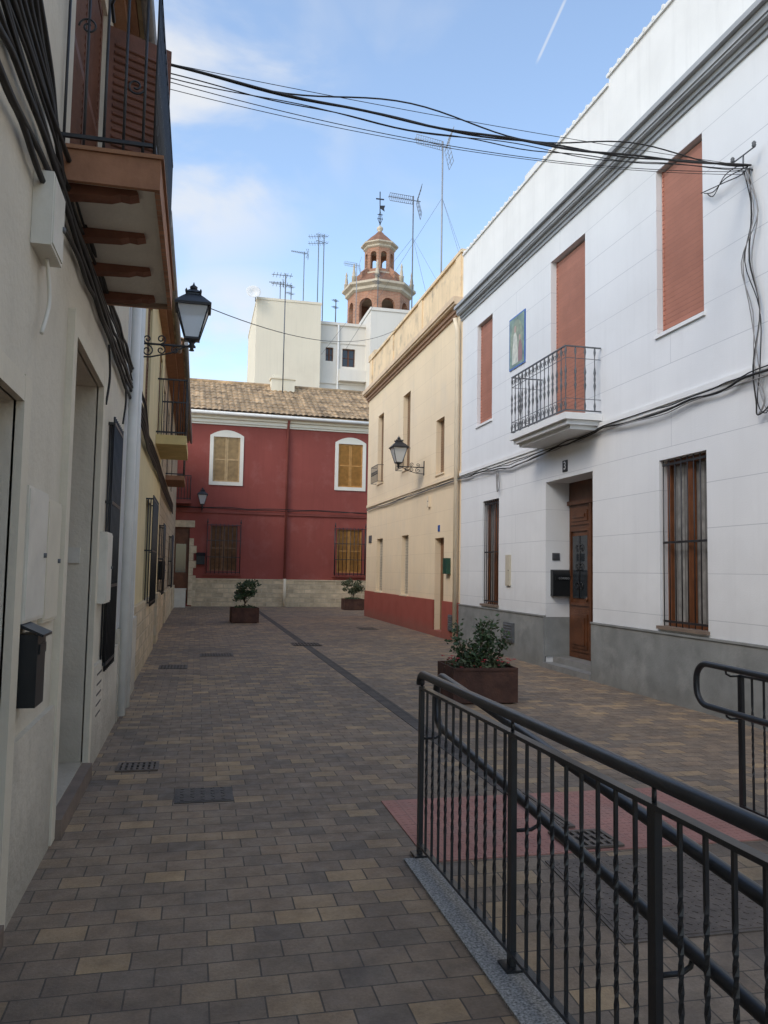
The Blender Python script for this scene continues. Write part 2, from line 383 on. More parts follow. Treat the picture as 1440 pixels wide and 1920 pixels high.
# ================================================================== GROUND
g=MB();XR0,XR1,YR=1.335,3.52,4.36;S=.08
xs=[-300,XR0,XR1,300];ys=[-300,-8,YR,300]
for i in range(3):
    for j in range(3):
        if i==1 and j==1:
            zb=-S*(YR+8)
            g.quad((XR0,-8,zb),(XR1,-8,zb),(XR1,YR,0),(XR0,YR,0))
            g.quad((XR0,-8,0),(XR0,-8,zb),(XR0,YR,0));g.quad((XR1,-8,zb),(XR1,-8,0),(XR1,YR,0));g.quad((XR0,-8,0),(XR1,-8,0),(XR1,-8,zb),(XR0,-8,zb))
        else: g.quad((xs[i],ys[j],0),(xs[i+1],ys[j],0),(xs[i+1],ys[j+1],0),(xs[i],ys[j+1],0))
struct('ground',g,pavers,'Street paved with brown, grey and tan concrete blocks')
struct('paving_band',MB().box(2.22,2.38,5.56,31.5,-.02,.005),darkpaver,'Dark block drainage line along the street paving')
t=MB().box(1.30,3.52,4.365,5.55,-.02,.007)
for i in range(44):
    for j in range(22):
        x=1.335+i*.05;y=4.39+j*.052
        if 2.1<x<2.58 and y<4.75 or 2.17<x<2.43: continue
        t.box(x-.010,x+.010,y-.010,y+.010,.006,.0085)
struct('tactile_paving',t,tactile,'Pale red studded warning paving at top of ramp')
struct('kerb',MB().box(1.17,1.33,-8,4.42,-.3,.012),granite,'Grey granite kerb strip beside the ramp railing')

def grate(name,x0,x1,y0,y1,z,n,label,cat='drain grate',sl=0):
    o=top(name,label,cat,((x0+x1)/2,(y0+y1)/2,z));w=(x1-x0)/2;h=(y1-y0)/2
    if sl:o.rotation_euler=(math.atan(sl),0,0)
    f=MB();f.box(-w,w,-h,-h+.025,.0,.012);f.box(-w,w,h-.025,h,.0,.012);f.box(-w,-w+.025,-h+.025,h-.025,0,.012);f.box(w-.025,w,-h+.025,h-.025,0,.012)
    part('frame',o,f,castiron)
    b=MB()
    for i in range(n):
        x=-w+.03+(2*w-.06)*(i+.5)/n;b.box(x-.012,x+.012,-h+.025,h-.025,.001,.010)
    for k in(-.33,.33): b.box(-w+.025,w-.025,h*k-.01,h*k+.01,.0015,.009)
    part('bars',o,b,castiron);part('pit',o,MB().box(-w+.025,w-.025,-h+.025,h-.025,-.01,.0008),darkm)
    return o
grate('drain_grate',2.15,2.50,4.38,4.68,.012,6,'Rusty iron drain grate set in red paving')
grate('drain_grate',2.22,2.37,4.75,5.55,.012,3,'Narrow iron channel grate leading to the drain')
grate('drain_grate',2.02,2.62,16.9,17.5,.006,8,'Square iron grate on the dark drain line')
grate('drain_grate',-.57,-.25,6.66,6.94,.002,6,'Small iron grate in block paving')
def manhole(x0,x1,y0,y1,z,label,sl=0,stud=.05,mat=castdark):
    o=top('manhole_cover',label,'manhole cover',((x0+x1)/2,(y0+y1)/2,z));w=(x1-x0)/2;h=(y1-y0)/2
    if sl:o.rotation_euler=(math.atan(sl),0,0)
    part('cover_frame',o,MB().box(-w,w,-h,h,-.01,.003),mat)
    p=MB().box(-w+.02,w-.02,-h+.02,h-.02,0,.006);i=0;x=-w+.05
    while x<w-.03:
        y=-h+.05;j=0
        while y<h-.03:
            d=.010*(1 if (i+j)%2 else -1)
            p.obox((x,y,.0065),(.011,d,0),(-.003*(1 if d>0 else -1),.003,0),(0,0,.002));y+=stud;j+=1
        x+=stud;i+=1
    part('cover_plate',o,p,mat);return o
manhole(-.10,.30,5.73,6.10,.002,'Rectangular iron manhole cover in paving',0,.07)
manhole(1.95,2.85,3.42,4.28,-S*(YR-3.85)+.004,'Large rusty chequered manhole plate on the ramp',sl=S,mat=castiron)
manhole(-.55,-.1,13.2,13.7,.002,'Small dark inspection cover in paving')
manhole(.1,.7,15.0,15.5,.002,'Small dark inspection cover in paving')
manhole(4.6,5.0,12.4,12.9,.002,'Small dark inspection cover in paving')
manhole(4.4,4.9,21.5,22.3,.002,'Small dark inspection cover in paving')

# ================================================================== WHITE HOUSE
O=17.6
wh=top('white_house','Two storey white house with grey plinth, grey cornice and salmon blinds','house',(5.9,O,0),rad(-90))
u=lambda Y:O-Y
def hole(Ya,Yb,z0,z1,*d): return (u(max(Ya,Yb)),u(min(Ya,Yb)),z0,z1,*d)
H=[hole(8.41,9.43,4.80,7.08),hole(11.48,12.76,4.06,7.09),hole(15.63,16.56,4.81,7.08),hole(15.19,16.13,.95,3.12),hole(11.24,12.95,0,3.2,.5),hole(8.40,9.41,.95,3.12),
   hole(1.5,2.6,4.8,7.08),hole(1.5,2.6,.95,3.12)]
wall(wh,0,24,0,7.5,H,white,.22,8)
plinths(wh,((0,u(12.95)),(u(11.24),24)),.86,.035,greybase,cap=.025)
part('jamb_plinth',wh,MB().box(u(12.95),u(12.95)+.02,.0,.5,0.19,.86),greybase)
part('doorstep',wh,MB().box(u(12.95)+.001,u(11.24)-.001,-.06,.5,0,.09).box(u(12.95)+.002,u(11.24)-.002,.14,.5,.09,.185),stepstone)
steps(wh,'cornice',-.05,24,[(7.52,7.58,.03),(7.58,7.64,.06),(7.64,7.67,.13),(7.67,7.77,.15),(7.77,7.84,.21)],greycorn)
steps(wh,'string_course',0,24,[(3.78,3.83,.02),(3.83,3.90,.045)],whitetrim)
mb=MB();mb.box(0,u(10.7),.002,.3,7.5,9.08);mb.box(u(10.7),24,.002,.3,7.5,9.22)
mb.box(0,u(10.7),-.03,.34,9.08,9.13);mb.box(u(10.7)-.03,24,-.03,.34,9.22,9.27)
mb.box(u(13.9),u(13.3),-.02,.33,9.13,9.22)
part('parapet',wh,mb,whitep)
for a_,b_2,zt in ((.12,u(10.9),9.13),(u(10.6),23.8,9.27)):
    q=MB();x=a_
    while x<b_2:
        if not(u(14.05)<x<u(13.15)): q.tube([(x,-.035,zt+.004+random.uniform(-.004,.004)),(x,.36,zt+.01)],.034,7)
        x+=.235
    part('coping_tiles',wh,q,whitep)
for h in (H[0],H[2],H[6]):
    blindw(wh,h[0],h[1],h[2],h[3],.10)
    part('sill',wh,MB().box(h[0]-.03,h[1]+.03,-.03,.14,h[2]-.035,h[2]+.012),whitetrim)
blindw(wh,H[1][0],H[1][1],H[1][2],H[1][3],.12)
for h in (H[3],H[5],H[7]):
    w=window(wh,h[0],h[1],h[2],h[3],.14,woodbr,curtain,2,0,.075)
    grille(w,h[0]+.04,h[1]-.04,h[2]+.01,h[3]-.01,.035,8,iron,.008,(.5,))
    part('sill',wh,MB().box(h[0]-.03,h[1]+.03,-.045,.12,h[2]-.035,h[2]+.008),brownstone)
# door
a,b,z0,z1=H[4][:4];z0=.18;y=.44
d=MB().box(a+.02,b-.02,y,y+.05,z0+.01,z1-.35);d.box(a+.02,b-.02,y-.005,y+.05,z1-.35,z1)
m2=(a+b)/2
door=part('door',wh,d,wooddoor,'Carved brown wooden double door with iron scrollwork')
p=MB();W=(b-a)/2
for k in(0,1):
    xa=a+.09+k*W;xb=xa+W-.16
    for (za,zb) in ((.3,1.0),(2.45,2.75)):
        p.box(xa,xb,y-.02,y-.001,za,zb);p.box(xa+.06,xb-.06,y-.035,y-.018,za+.06,zb-.06);p.box(xa+.13,xb-.13,y-.05,y-.034,za+.12,zb-.12)
    for x in (xa,xb-.04): p.box(x,x+.04,y-.03,y-.001,1.08,2.38)
    for z in (1.08,2.34): p.box(xa+.04,xb-.04,y-.028,y-.001,z,z+.04)
p.box(m2-.035,m2+.035,y-.045,y-.001,z0+.02,z1-.36);p.box(a+.02,b-.02,y-.05,y-.002,z1-.40,z1-.33)
p.lathe((m2-.1,y-.05,1.15),[(.01,0),(.025,.02),(.025,.05),(.01,.07)],8)
part('door_panels',door,p,wooddoor)
p=MB();gl=MB()
for k in(0,1):
    xa=a+.17+k*W;xb=xa+W-.32;gl.box(xa,xb,y-.012,y-.002,1.2,2.26);c=(xa+xb)/2
    for zz in(1.4,1.72,2.04):
        scroll(p,(c-.07,y-.025,zz),.08,1.2,.007,start=0);scroll(p,(c+.07,y-.025,zz),.08,1.2,.007,start=math.pi,sgn=-1)
    p.tube([(c,y-.025,1.2),(c,y-.025,2.26)],.008,6)
part('door_glass',door,gl,glass);part('door_ironwork',door,p,iron)
# jamb mailbox + vent
mbx=top('mailbox','Black metal wall mailbox inside a white doorway','mailbox',(6.19,12.95,1.22),0)
b_=MB();b_.box(-.2,.2,-.11,-.002,0,.36)
for i in range(8):
    a0=math.pi/2*i/8;a1=math.pi/2*(i+1)/8
    b_.quad((-.2,-.11*math.cos(a0),.36+.1*math.sin(a0)),(.2,-.11*math.cos(a0),.36+.1*math.sin(a0)),(.2,-.11*math.cos(a1),.36+.1*math.sin(a1)),(-.2,-.11*math.cos(a1),.36+.1*math.sin(a1)))
for s in(-.2,.2): b_.add([(s,-.002,.36)]+[(s,-.11*math.cos(math.pi/2*i/8),.36+.1*math.sin(math.pi/2*i/8)) for i in range(9)],[tuple(range(10))])
part('box',mbx,b_,blackbox)
part('slot_flap',mbx,MB().box(-.16,.16,-.122,-.111,.28,.34).box(-.17,.17,-.128,-.111,.335,.35),blackbox)
meshtext('CORREO',.05,mbx,alu,(0,-.1235,.31),(rad(90),0,0))
vp=top('air_vent','Small grey louvred vent plate on doorway side','vent',(6.09,12.95,1.84));q=MB()
q.box(-.07,.07,-.012,-.002,0,.13)
for i in range(5): q.obox((0,-.016,.02+i*.024),(.06,0,0),(0,.004,.003),(0,-.004,.007))
part('plate',vp,q,greyiron)
def wallbox(name,label,cat,Y0,Y1,z0,z1,dep,mat,X=5.9,side=-1,louv=0,group=None):
    o=top(name,label,cat,(X,(Y0+Y1)/2,z0),rad(-90 if side<0 else 90),group);w=(Y1-Y0)/2;h=z1-z0
    q=MB().box(-w,w,-dep,-.001,0,h);q.box(-w+.015,w-.015,-dep-.006,-dep,.015,h-.015)
    part('case',o,q,mat)
    if louv:
        q=MB()
        for i in range(louv): q.obox((0,-dep-.009,h*(i+1)/(louv+1)),(w*.8,0,0),(0,.005,.004),(0,-.003,h/(louv+1)*.3))
        part('louvres',o,q,mat)
    else:
        q=MB().lathe((w*.7,-dep-.008,h*.5),[(.012,-.012),(.012,.012)],8)
        part('latch',o,q,greyiron)
    return o
wallbox('intercom','Pale rectangular intercom box on white wall','intercom',14.53,14.74,1.36,1.96,.035,M('beige intercom plastic',(.52,.47,.37),.5,.1))
wallbox('air_vent','Grey louvred vent in grey plinth','vent',14.25,14.74,.30,.66,.045,greyiron,5.87,-1,6)
wallbox('air_vent','Dark louvred vent in red plinth','vent',17.9,18.27,.22,.6,.045,greyiron,5.87,-1,6)
np_=top('house_number_plaque','Black number plaque with white numeral on white wall','house number',(5.9,12.18,3.30),rad(-90))
part('plaque',np_,MB().box(-.085,.085,-.015,-.001,0,.19),blackbox)
meshtext('3',.19,np_,M('white numeral paint',(.8,.8,.8),.6,.02,1,0),(0,-.0165,.095),(rad(90),0,0),'numeral')
# tile picture
tp=top('tile_picture','Framed ceramic tile picture of robed figures on white wall','tile picture',(5.9,14.25,5.58),rad(-90))
part('border',tp,MB().box(-.39,.39,-.02,-.001,0,1.03),bluem)
part('picture_ground',tp,MB().box(-.36,.36,-.024,-.0205,.03,1.0),tileg)
def ell(mb,cx,cz,rx,rz,y,n=16,tilt=0):
    mb.add([(cx+rx*math.cos(a)*math.cos(tilt)-rz*math.sin(a)*math.sin(tilt),y,cz+rx*math.cos(a)*math.sin(tilt)+rz*math.sin(a)*math.cos(tilt)) for a in [2*math.pi*i/n for i in range(n)]],[tuple(range(n))])
q=MB();q.add([(x,-.027,z) for x,z in ((-.22,.08),(.08,.08),(.06,.35),(.02,.6),(-.06,.72),(-.15,.66),(-.2,.4))],[tuple(range(7))]);part('robe',tp,q,robe)
for c in ((-.07,.76,.055,.07),(.16,.55,.045,.055)):
    q=MB();ell(q,*c,-.028);part('face',tp,q,skinm)
q=MB();q.add([(x,-.026,z) for x,z in ((.06,.08),(.28,.08),(.27,.35),(.2,.5),(.11,.48),(.08,.3))],[tuple(range(6))]);part('cloak',tp,q,redgl)
q=MB();ell(q,0,.5,.30,.44,-.0252,24);part('halo',tp,q,M('olive glaze',(.26,.28,.17),.3,.4,12,0))
# balcony
bal=part('balcony',wh,MB().box(u(13.12),u(10.92),-.62,-.002,3.93,4.03).box(u(13.06),u(10.98),-.56,-.003,3.86,3.93).box(u(13.0),u(11.04),-.48,-.004,3.80,3.86),whitetrim,'White moulded balcony slab with iron railing')
r=MB();xa,xb=u(13.08),u(10.96);yf=-.59
for z in (4.07,5.05):
    r.box(xa-.012,xb+.012,yf-.014,yf+.014,z-.008,z+.010)
    for x in(xa,xb): r.box(x-.013,x+.013,yf+.014,-.01,z-.008,z+.010)
for z in(4.25,4.87):
    r.box(xa,xb,yf-.005,yf+.005,z-.004,z+.004)
    for x in(xa,xb): r.box(x-.005,x+.005,yf,-.01,z-.004,z+.004)
n=14
for i in range(n+1): baluster(r,xa+(xb-xa)*i/n,yf,4.07,5.05)
for i in range(1,4):
    for x in(xa,xb): baluster(r,x,yf+(.59)*i/3.7,4.07,5.05)
for i in range(n):
    c=xa+(xb-xa)*(i+.5)/n
    for z in (4.18,4.95):
        r.tube([(c+.035*math.cos(t),yf,z+.035*math.sin(t)) for t in [2*math.pi*k/10 for k in range(10)]],.005,4,True)
part('railing',bal,r,greyiron)

# cables on white facade
def wob(pts,amp,seg=10):
    out=[]
    for i in range(len(pts)-1):
        p,q=V(pts[i]),V(pts[i+1])
        for k in range(seg):
            t=k/seg;o=V((0,random.uniform(-amp,amp),random.uniform(-amp,amp))) if (i or k) else V((0,0,0));out.append(p.lerp(q,t)+o)
    out.append(V(pts[-1]));return out
def smoothp(pts,seg=6):
    pts=[V(p) for p in pts];out=[]
    for i in range(len(pts)-1):
        p0=pts[max(i-1,0)];p1=pts[i];p2=pts[i+1];p3=pts[min(i+2,len(pts)-1)]
        for k in range(seg):
            t=k/seg;out.append(.5*((2*p1)+(p2-p0)*t+(2*p0-5*p1+4*p2-p3)*t*t+(3*p1-p0-3*p2+p3)*t**3))
    out.append(pts[-1]);return out
def cable(name,pts,r,mat,label,group=None,n=6):
    return thing(name,MB().tube(pts,r,n),mat,label,'cable',group)
GW='cables clipped along the house walls'
for k,(dz,rr,mt) in enumerate(((0,.014,cablem),(.03,.008,cablem),(-.025,.008,cableg))):
    pts=[(5.85-.012*k,Y,3.76+dz) for Y in (28,24,21,17.5)]+[(5.84-.012*k,16,3.74+dz*1.5),(5.84-.012*k,14.5,3.66+dz),(5.84-.012*k,13.3,3.70+dz),(5.84,12,3.74+dz),(5.84,10.8,3.78+dz),(5.82-.012*k,9.5,3.74+dz*2),(5.84,8.2,3.76+dz),(5.83,7.4,3.80+dz*2),(5.83,5,3.76+dz),(5.83,0,3.75+dz)]
    cable('wall_cable',smoothp(wob(pts,.02,3),3),rr,mt,'Cable sagging along the string course of house fronts',GW)
for k in range(5):
    j=lambda:random.uniform(-.10,.10)
    pts=[(5.84-.008*k,7.48+.02*k,6.15),(5.83,7.42+j(),5.6),(5.84-.01*k,7.5+j(),5.1),(5.83,7.42+j(),4.5),(5.83,7.40+j()*.6,3.9),(5.83,7.36+j(),3.5),(5.83,7.30+j(),3.35),(5.83,7.18,3.45),(5.83,7.1,3.7)]
    cable('wall_cable',smoothp(pts,5),.006 if k else .009,(cablem,cableg,cableg,cablem,cableg)[k],'Tangled cables dropping down white house wall',GW)
for k in range(2):
    pts=[(5.84,15.1+.07*k,3.66),(5.83,15.0+.1*k,3.35),(5.84,15.15,3.25),(5.84,15.2-.1*k,3.62)]
    cable('wall_cable',smoothp(pts,5),.008,cableg,'Short grey cable loop above barred window',GW)

# ================================================================== YELLOW HOUSE
O2=28.2
ye=top('yellow_house','Two storey cream yellow house with red plinth and brown cornice','house',(5.9,O2,0),rad(-90))
u2=lambda Y:O2-Y
def hole2(Ya,Yb,z0,z1,*d): return (u2(max(Ya,Yb)),u2(min(Ya,Yb)),z0,z1,*d)
H=[hole2(22.3,23.12,4.6,6.88),hole2(18.95,19.66,4.08,5.5),hole2(25.75,26.6,4.55,6.9),hole2(25.6,26.5,.92,2.68),hole2(22.3,23.1,.92,2.66),hole2(18.88,19.66,.14,2.46)]
wall(ye,0,10.597,0,7.75,H,yellow,.22,8)
plinths(ye,((0,u2(19.66)),(u2(18.88),10.58)),.90,.04,redbase)
part('doorstep',ye,MB().box(u2(19.66),u2(18.88),-.06,.2,0,.145),redbase)
steps(ye,'cornice',-.1,10.59,[(7.75,7.82,.05),(7.82,7.92,.10)],brownmould)
steps(ye,'upper_cornice',-.1,10.59,[(7.92,7.97,.20),(7.97,8.10,.24)],yellowc)
part('parapet',ye,MB().box(0,10.6,.003,.3,7.75,9.2).box(-.02,10.58,-.05,.35,9.2,9.28).box(-.02,1.0,-.05,.35,9.281,9.42),yellowp)
for Y in(27.9,24.7,21.3,17.9): part('parapet_pier',ye,MB().box(u2(Y)-.2,u2(Y)+.2,-.03,.002,8.12,9.198),yellowp)
steps(ye,'string_course',0,10.59,[(3.86,3.95,.03)],yellow)
for i in (0,1,2):
    h=H[i];blindw(ye,h[0],h[1],h[2],h[3],.15,blindb)
    part('sill',ye,MB().box(h[0]-.03,h[1]+.03,-.03,.14,h[2]-.03,h[2]+.01),yellow)
for i in (0,2):
    h=H[i];q=MB();yy=-.20;xa,xb=h[0]-.08,h[1]+.08;zb=h[2]+.02
    for z in(zb,zb+.55):
        q.box(xa,xb,yy-.008,yy+.008,z-.008,z+.008)
        for x in(xa,xb): q.box(x-.008,x+.008,yy+.008,0,z-.008,z+.008)
    for k in range(9): q.tube([(xa+(xb-xa)*k/8,yy,zb),(xa+(xb-xa)*k/8,yy,zb+.55)],.008,5)
    for k in range(8):
        c=xa+(xb-xa)*(k+.5)/8;q.tube([(c+.04*math.cos(t),yy,zb+.3+.06*math.sin(t)) for t in [2*math.pi*j/10 for j in range(10)]],.006,4,True)
    part('railing',ye,q,iron)
for i in(3,4):
    h=H[i];blindw(ye,h[0],h[1],h[2],h[3],.14,creamsh)
    part('sill',ye,MB().box(h[0]-.03,h[1]+.03,-.05,.12,h[2]-.03,h[2]+.01),yellow)
h=H[5];q=MB().box(h[0]+.01,h[1]-.01,.16,.2,h[2],h[3]);dd=part('door',ye,q,woodmid)
q=MB()
for za,zb in((.3,.95),(1.1,1.7),(1.8,2.3)): q.box(h[0]+.12,h[1]-.12,.145,.161,za,zb)
part('door_panels',dd,q,woodmid)
part('drainpipe',ye,MB().tube([(10.50,-.09,.02),(10.50,-.09,7.3),(10.50,-.16,7.6)],.055,12),pipec)
wallbox('mailbox','Dark green metal mailbox on yellow wall','mailbox',18.32,18.60,1.56,1.94,.11,greenbox,5.9,-1)
wallbox('house_number_plaque','Small blue number plaque beside a door','house number',19.22,19.38,2.62,2.78,.012,bluem,5.9,-1)
wallbox('street_sign','Small dark plaque on yellow wall','sign',27.3,27.75,2.58,2.84,.015,greyiron,5.9,-1)
wallbox('junction_box','Small cream junction box on yellow wall','junction box',20.1,20.25,3.3,3.6,.06,pipec,5.9,-1)

# ================================================================== LAMPS
def lamp(X,Y,zarm,reach,side,label,s=1.0):
    o=top('street_lamp',label,'street lamp',(X,Y,zarm),rad(-90 if side<0 else (90 if side>0 else 0)),'wall lamps along the street')
    q=MB();q.box(-.03*s,.03*s,-.015,-.001,-.22*s,.18*s)
    q.tube([(0,-.01,0),(0,-reach-.05*s,0)],.014*s,8)
    scroll(q,(0,-reach*.25,-.09*s),.075*s,1.4,.009*s,(0,1,0),(0,0,1),1.5);scroll(q,(0,-reach*.48,.07*s),.06*s,1.4,.009*s,(0,1,0),(0,0,1),-1.5,-1)
    scroll(q,(0,-reach*.48,-.07*s),.06*s,1.3,.009*s,(0,1,0),(0,0,1),1.5);scroll(q,(0,-reach*.72,-.06*s),.05*s,1.3,.009*s,(0,1,0),(0,0,1),1.5,-1)
    scroll(q,(0,-reach*.25,.06*s),.055*s,1.3,.009*s,(0,1,0),(0,0,1),-1.5)
    q.tube([(0,-.01,-.18*s),(0,-reach*.3,-.17*s),(0,-reach*.65,-.10*s),(0,-reach*.9,0)],.010*s,6)
    part('bracket',o,q,iron)
    y=-reach;q=MB();r4=math.pi/4;k=math.sqrt(2)
    q.lathe((0,y,0),[(.035*s,-.05*s),(.02*s,-.02*s),(.05*s,.0),(.03*s,.04*s),(.055*s,.07*s),(.10*s,.09*s)],10)
    zb,zt,wb,wt=.10*s,.50*s,.085*s,.195*s
    for sx in(-1,1):
        for sy in(-1,1): q.tube([(sx*wb,y+sy*wb,zb),(sx*wt,y+sy*wt,zt)],.010*s,5)
    q.lathe((0,y,0),[(k*(wb+.012*s),zb-.012*s),(k*(wb+.012*s),zb+.012*s)],4,r4,False)
    part('lantern_frame',o,q,iron)
    q=MB();q.lathe((0,y,0),[(k*(wt+.03*s),zt),(k*(wt+.035*s),zt+.03*s),(k*.13*s,zt+.13*s),(k*.085*s,zt+.17*s),(k*.085*s,zt+.19*s),(k*.10*s,zt+.20*s),(k*.04*s,zt+.25*s)],4,r4,False)
    q.lathe((0,y,zt+.24*s),[(.03*s,0),(.045*s,.02*s),(.05*s,.05*s),(.02*s,.07*s),(.012*s,.085*s),(.004*s,.11*s)],8)
    for sx in(-1,1):
        for sy in(-1,1): q.lathe((sx*.09*s,y+sy*.09*s,zt+.18*s),[(.012*s,0),(.018*s,.03*s),(.004*s,.06*s)],6)
    part('lantern_cap',o,q,iron)
    q=MB().lathe((0,y,0),[(k*(wb-.003),zb+.013*s),(k*(wt-.003),zt-.001)],4,r4,False);part('lantern_glass',o,q,glasslamp)
    return o
lamp(-.86,10.0,4.32,.70,1,'Black wrought iron wall lantern on scrolled bracket',.96)
lamp(5.9,20.75,4.42,.72,-1,'Black wrought iron wall lantern on yellow house',.98)

# ================================================================== LEFT HOUSES
OL=-4.0
la=top('off_white_house','Aged off white house with brick edged balcony and stone doorway','house',(-.8,OL,0),rad(90))
ul=lambda Y:Y-OL
Hl=[(ul(2.4),ul(3.75),.1,2.32,.3),(ul(5.1),ul(6.52),.12,3.0,.42),(ul(7.35),ul(8.02),.75,2.88,.2),(ul(4.75),ul(6.1),3.84,5.75,.15),(ul(.5),ul(1.6),3.84,5.75,.15)]
wall(la,0,ul(8.75),0,6.0,Hl,leftw,.2,5)
plinths(la,((0,ul(2.3)),(ul(3.9),ul(4.97)),(ul(6.66),ul(8.75))),.80,.03,leftbase)
for nm,bx in (('jamb_stone',(ul(3.75),ul(3.89),-.035,.01,0.01,2.44)),('jamb_stone',(ul(2.26),ul(2.4),-.035,.01,.01,2.44)),('lintel_stone',(ul(2.4),ul(3.75),-.034,.01,2.32,2.43)),
    ('jamb_stone',(ul(6.52),ul(6.65),-.042,.01,.01,3.13)),('jamb_stone',(ul(4.97),ul(5.1),-.042,.01,.01,3.13)),('lintel_stone',(ul(5.1),ul(6.52),-.041,.01,3.0,3.13))):
    part(nm,la,MB().box(*bx),leftstone)
part('doorstep',la,MB().box(ul(5.103),ul(6.517),-.075,.42,0,.115),brownstone)
part('doorstep',la,MB().box(ul(2.403),ul(3.747),-.06,.3,0,.09),brownstone)
for h in Hl[:2]:
    q=MB().box(h[0],h[1],h[4]-.05,h[4],h[2],h[3]);dd=part('door',la,q,wooddk);q=MB()
    for k in (0,1):
        for za,zb in((.3,1.1),(1.25,2.2)): q.box(h[0]+.1+k*(h[1]-h[0])/2,h[0]+(k+1)*(h[1]-h[0])/2-.1,h[4]-.065,h[4]-.049,za,zb)
    part('door_panels',dd,q,wooddk)
h=Hl[2];w=window(la,*h[:4],.12,wooddk,glass,2,2);grille(w,h[0]-.04,h[1]+.04,h[2]-.05,h[3]+.03,-.05,8,iron,.010,(.33,.66),cage=.05)
for h in Hl[3:]: louvre(la,h[0],h[1],h[2],h[3],.03,louvm,2)
sl=MB().box(0,.035,-.5,0,3.86,5.7)
z=3.95
while z<5.6: sl.obox((.0,-.25,z),(.012,0,.02),(0,.2,0),(.004,0,-.004));z+=.06
part('shutter',la,sl,louvm,loc=(ul(6.12),-.01,0),rot=(0,0,rad(25)))
xa,xb=ul(4.45),ul(6.5)
b1=part('balcony',la,MB().box(xa,xb,-.50,-.002,3.70,3.765),ceil,'Balcony with brick edge, carved brackets and black iron railing')
q=MB().box(xa-.03,xb+.03,-.53,-.50,3.66,3.83).box(xa-.03,xa,-.50,-.002,3.66,3.83).box(xb,xb+.03,-.50,-.002,3.66,3.83)
part('brick_edge',b1,q,brickedge)
part('floor_tiles',b1,MB().box(xa-.045,xb+.045,-.545,-.004,3.831,3.853),orangepl)
for i in range(4):
    q=MB()
    x=xa+.14+(xb-xa-.28)*i/3
    pr=[(-.002,3.70),(-.40,3.70),(-.41,3.675),(-.36,3.66),(-.31,3.665),(-.26,3.648),(-.10,3.642),(-.002,3.63)]
    n0=len(pr);vs=[(x-.05,y,z) for y,z in pr]+[(x+.05,y,z) for y,z in pr]
    q.add(vs,[tuple(range(n0-1,-1,-1)),tuple(range(n0,2*n0))]+[(k,(k+1)%n0,n0+(k+1)%n0,n0+k) for k in range(n0)])
    part('bracket',b1,q,corbel)
q=MB();yf=-.49
for z in(3.92,4.84):
    q.box(xa,xb,yf-.010,yf+.010,z-.010,z+.010)
    for x in(xa,xb): q.box(x-.010,x+.010,yf+.010,0,z-.010,z+.010)
for i in range(19):
    x=xa+(xb-xa)*i/18;q.tube([(x,yf,3.85),(x,yf,4.84)],.008,6)
    if i<18:
        for z in(4.1,4.4,4.68):
            scroll(q,(x+(xb-xa)/36,yf,z),.045,1.3,.005,n=10)
for x in(xa,xb):
    for k in range(5): q.tube([(x,-.02-.47*k/4.6,3.85),(x,-.02-.47*k/4.6,4.84)],.008,6)
    scroll(q,(x,-.12,4.55),.05,1.4,.006,(0,1,0),(0,0,1));scroll(q,(x,-.38,4.25),.05,1.4,.006,(0,1,0),(0,0,1),3)
q.tube([(xa,-.25,4.6),(xa-.12,-.25,4.62),(xa-.3,-.3,4.58)],.010,6)
part('railing',b1,q,iron)
def eaves(par,x0,x1,z,ov,mat,ridge=2.4,gut=True):
    part('eave',par,MB().box(x0,x1,-ov,.0-.002,z,z+.07).box(x0,x1,-ov*.6,-.004,z-.08,z-.001),mat)
    tileroof(par,x0,x1,-ov-.06,z+.09,4.5,z+ridge,tiles)
    if gut: part('gutter',par,MB().tube([(x0,-ov-.09,z+.03),(x1,-ov-.09,z+.02)],.05,8),cableg)
eaves(la,0,ul(8.75),6.0,.18,orangepl,1.6)
part('door_bell',la,MB().box(ul(6.52)-.018,ul(6.52)-.001,.08,.17,1.62,1.74),plastic)

lb=top('narrow_white_house','Narrow bluish white house with white drainpipes','house',(-.8,8.76,0),rad(90))
wall(lb,0,2.4,0,6.3,[(1.2,1.9,4.0,5.7)],leftw2,.2,5)
part('plinth',lb,MB().box(0,2.4,-.04,.01,0,.95),leftbase)
blindw(lb,1.2,1.9,4.0,5.7,.08,blindb)
for x in (.12,.62): part('drainpipe',lb,MB().tube([(x,-.07,.05),(x,-.07,6.15)],.05,10),pipew)
eaves(lb,0,2.4,6.3,.16,orangepl,1.6)
lc=top('ochre_house','Ochre yellow house with rough stone plinth and barred window','house',(-.87,11.17,0),rad(90))
uc=lambda Y:Y-11.17
Hc=[(uc(13.9),uc(15.4),1.0,2.75,.2),(uc(16.4),uc(17.6),.15,2.6,.3),(uc(12.6),uc(13.7),3.9,5.9,.2),(uc(16.4),uc(17.6),4.17,6.0,.2)]
wall(lc,0,7.4,0,6.5,Hc,leftyel,.2,5)
plinths(lc,((0,uc(16.4)),(uc(17.6),7.4)),1.05,.07,stone,'stone_plinth')
h=Hc[0];w=window(lc,*h[:4],.12,wooddk,glass,2,1);grille(w,h[0]-.05,h[1]+.05,h[2]-.05,h[3]+.05,-.12,10,iron,.012,(.5,),cage=.12)
h=Hc[1];part('door',lc,MB().box(h[0],h[1],.22,.28,h[2],h[3]),woodbr)
for h in Hc[2:]: louvre(lc,*h[:4],.04,wooddk,2)
b2=part('balcony',lc,MB().box(uc(15.9),uc(18.2),-.58,-.002,3.98,4.16),M('yellow balcony slab',(.62,.48,.22),.85,.15,3,.1),'Yellow balcony slab with black railing')
q=MB();xa,xb=uc(15.95),uc(18.15);yf=-.55
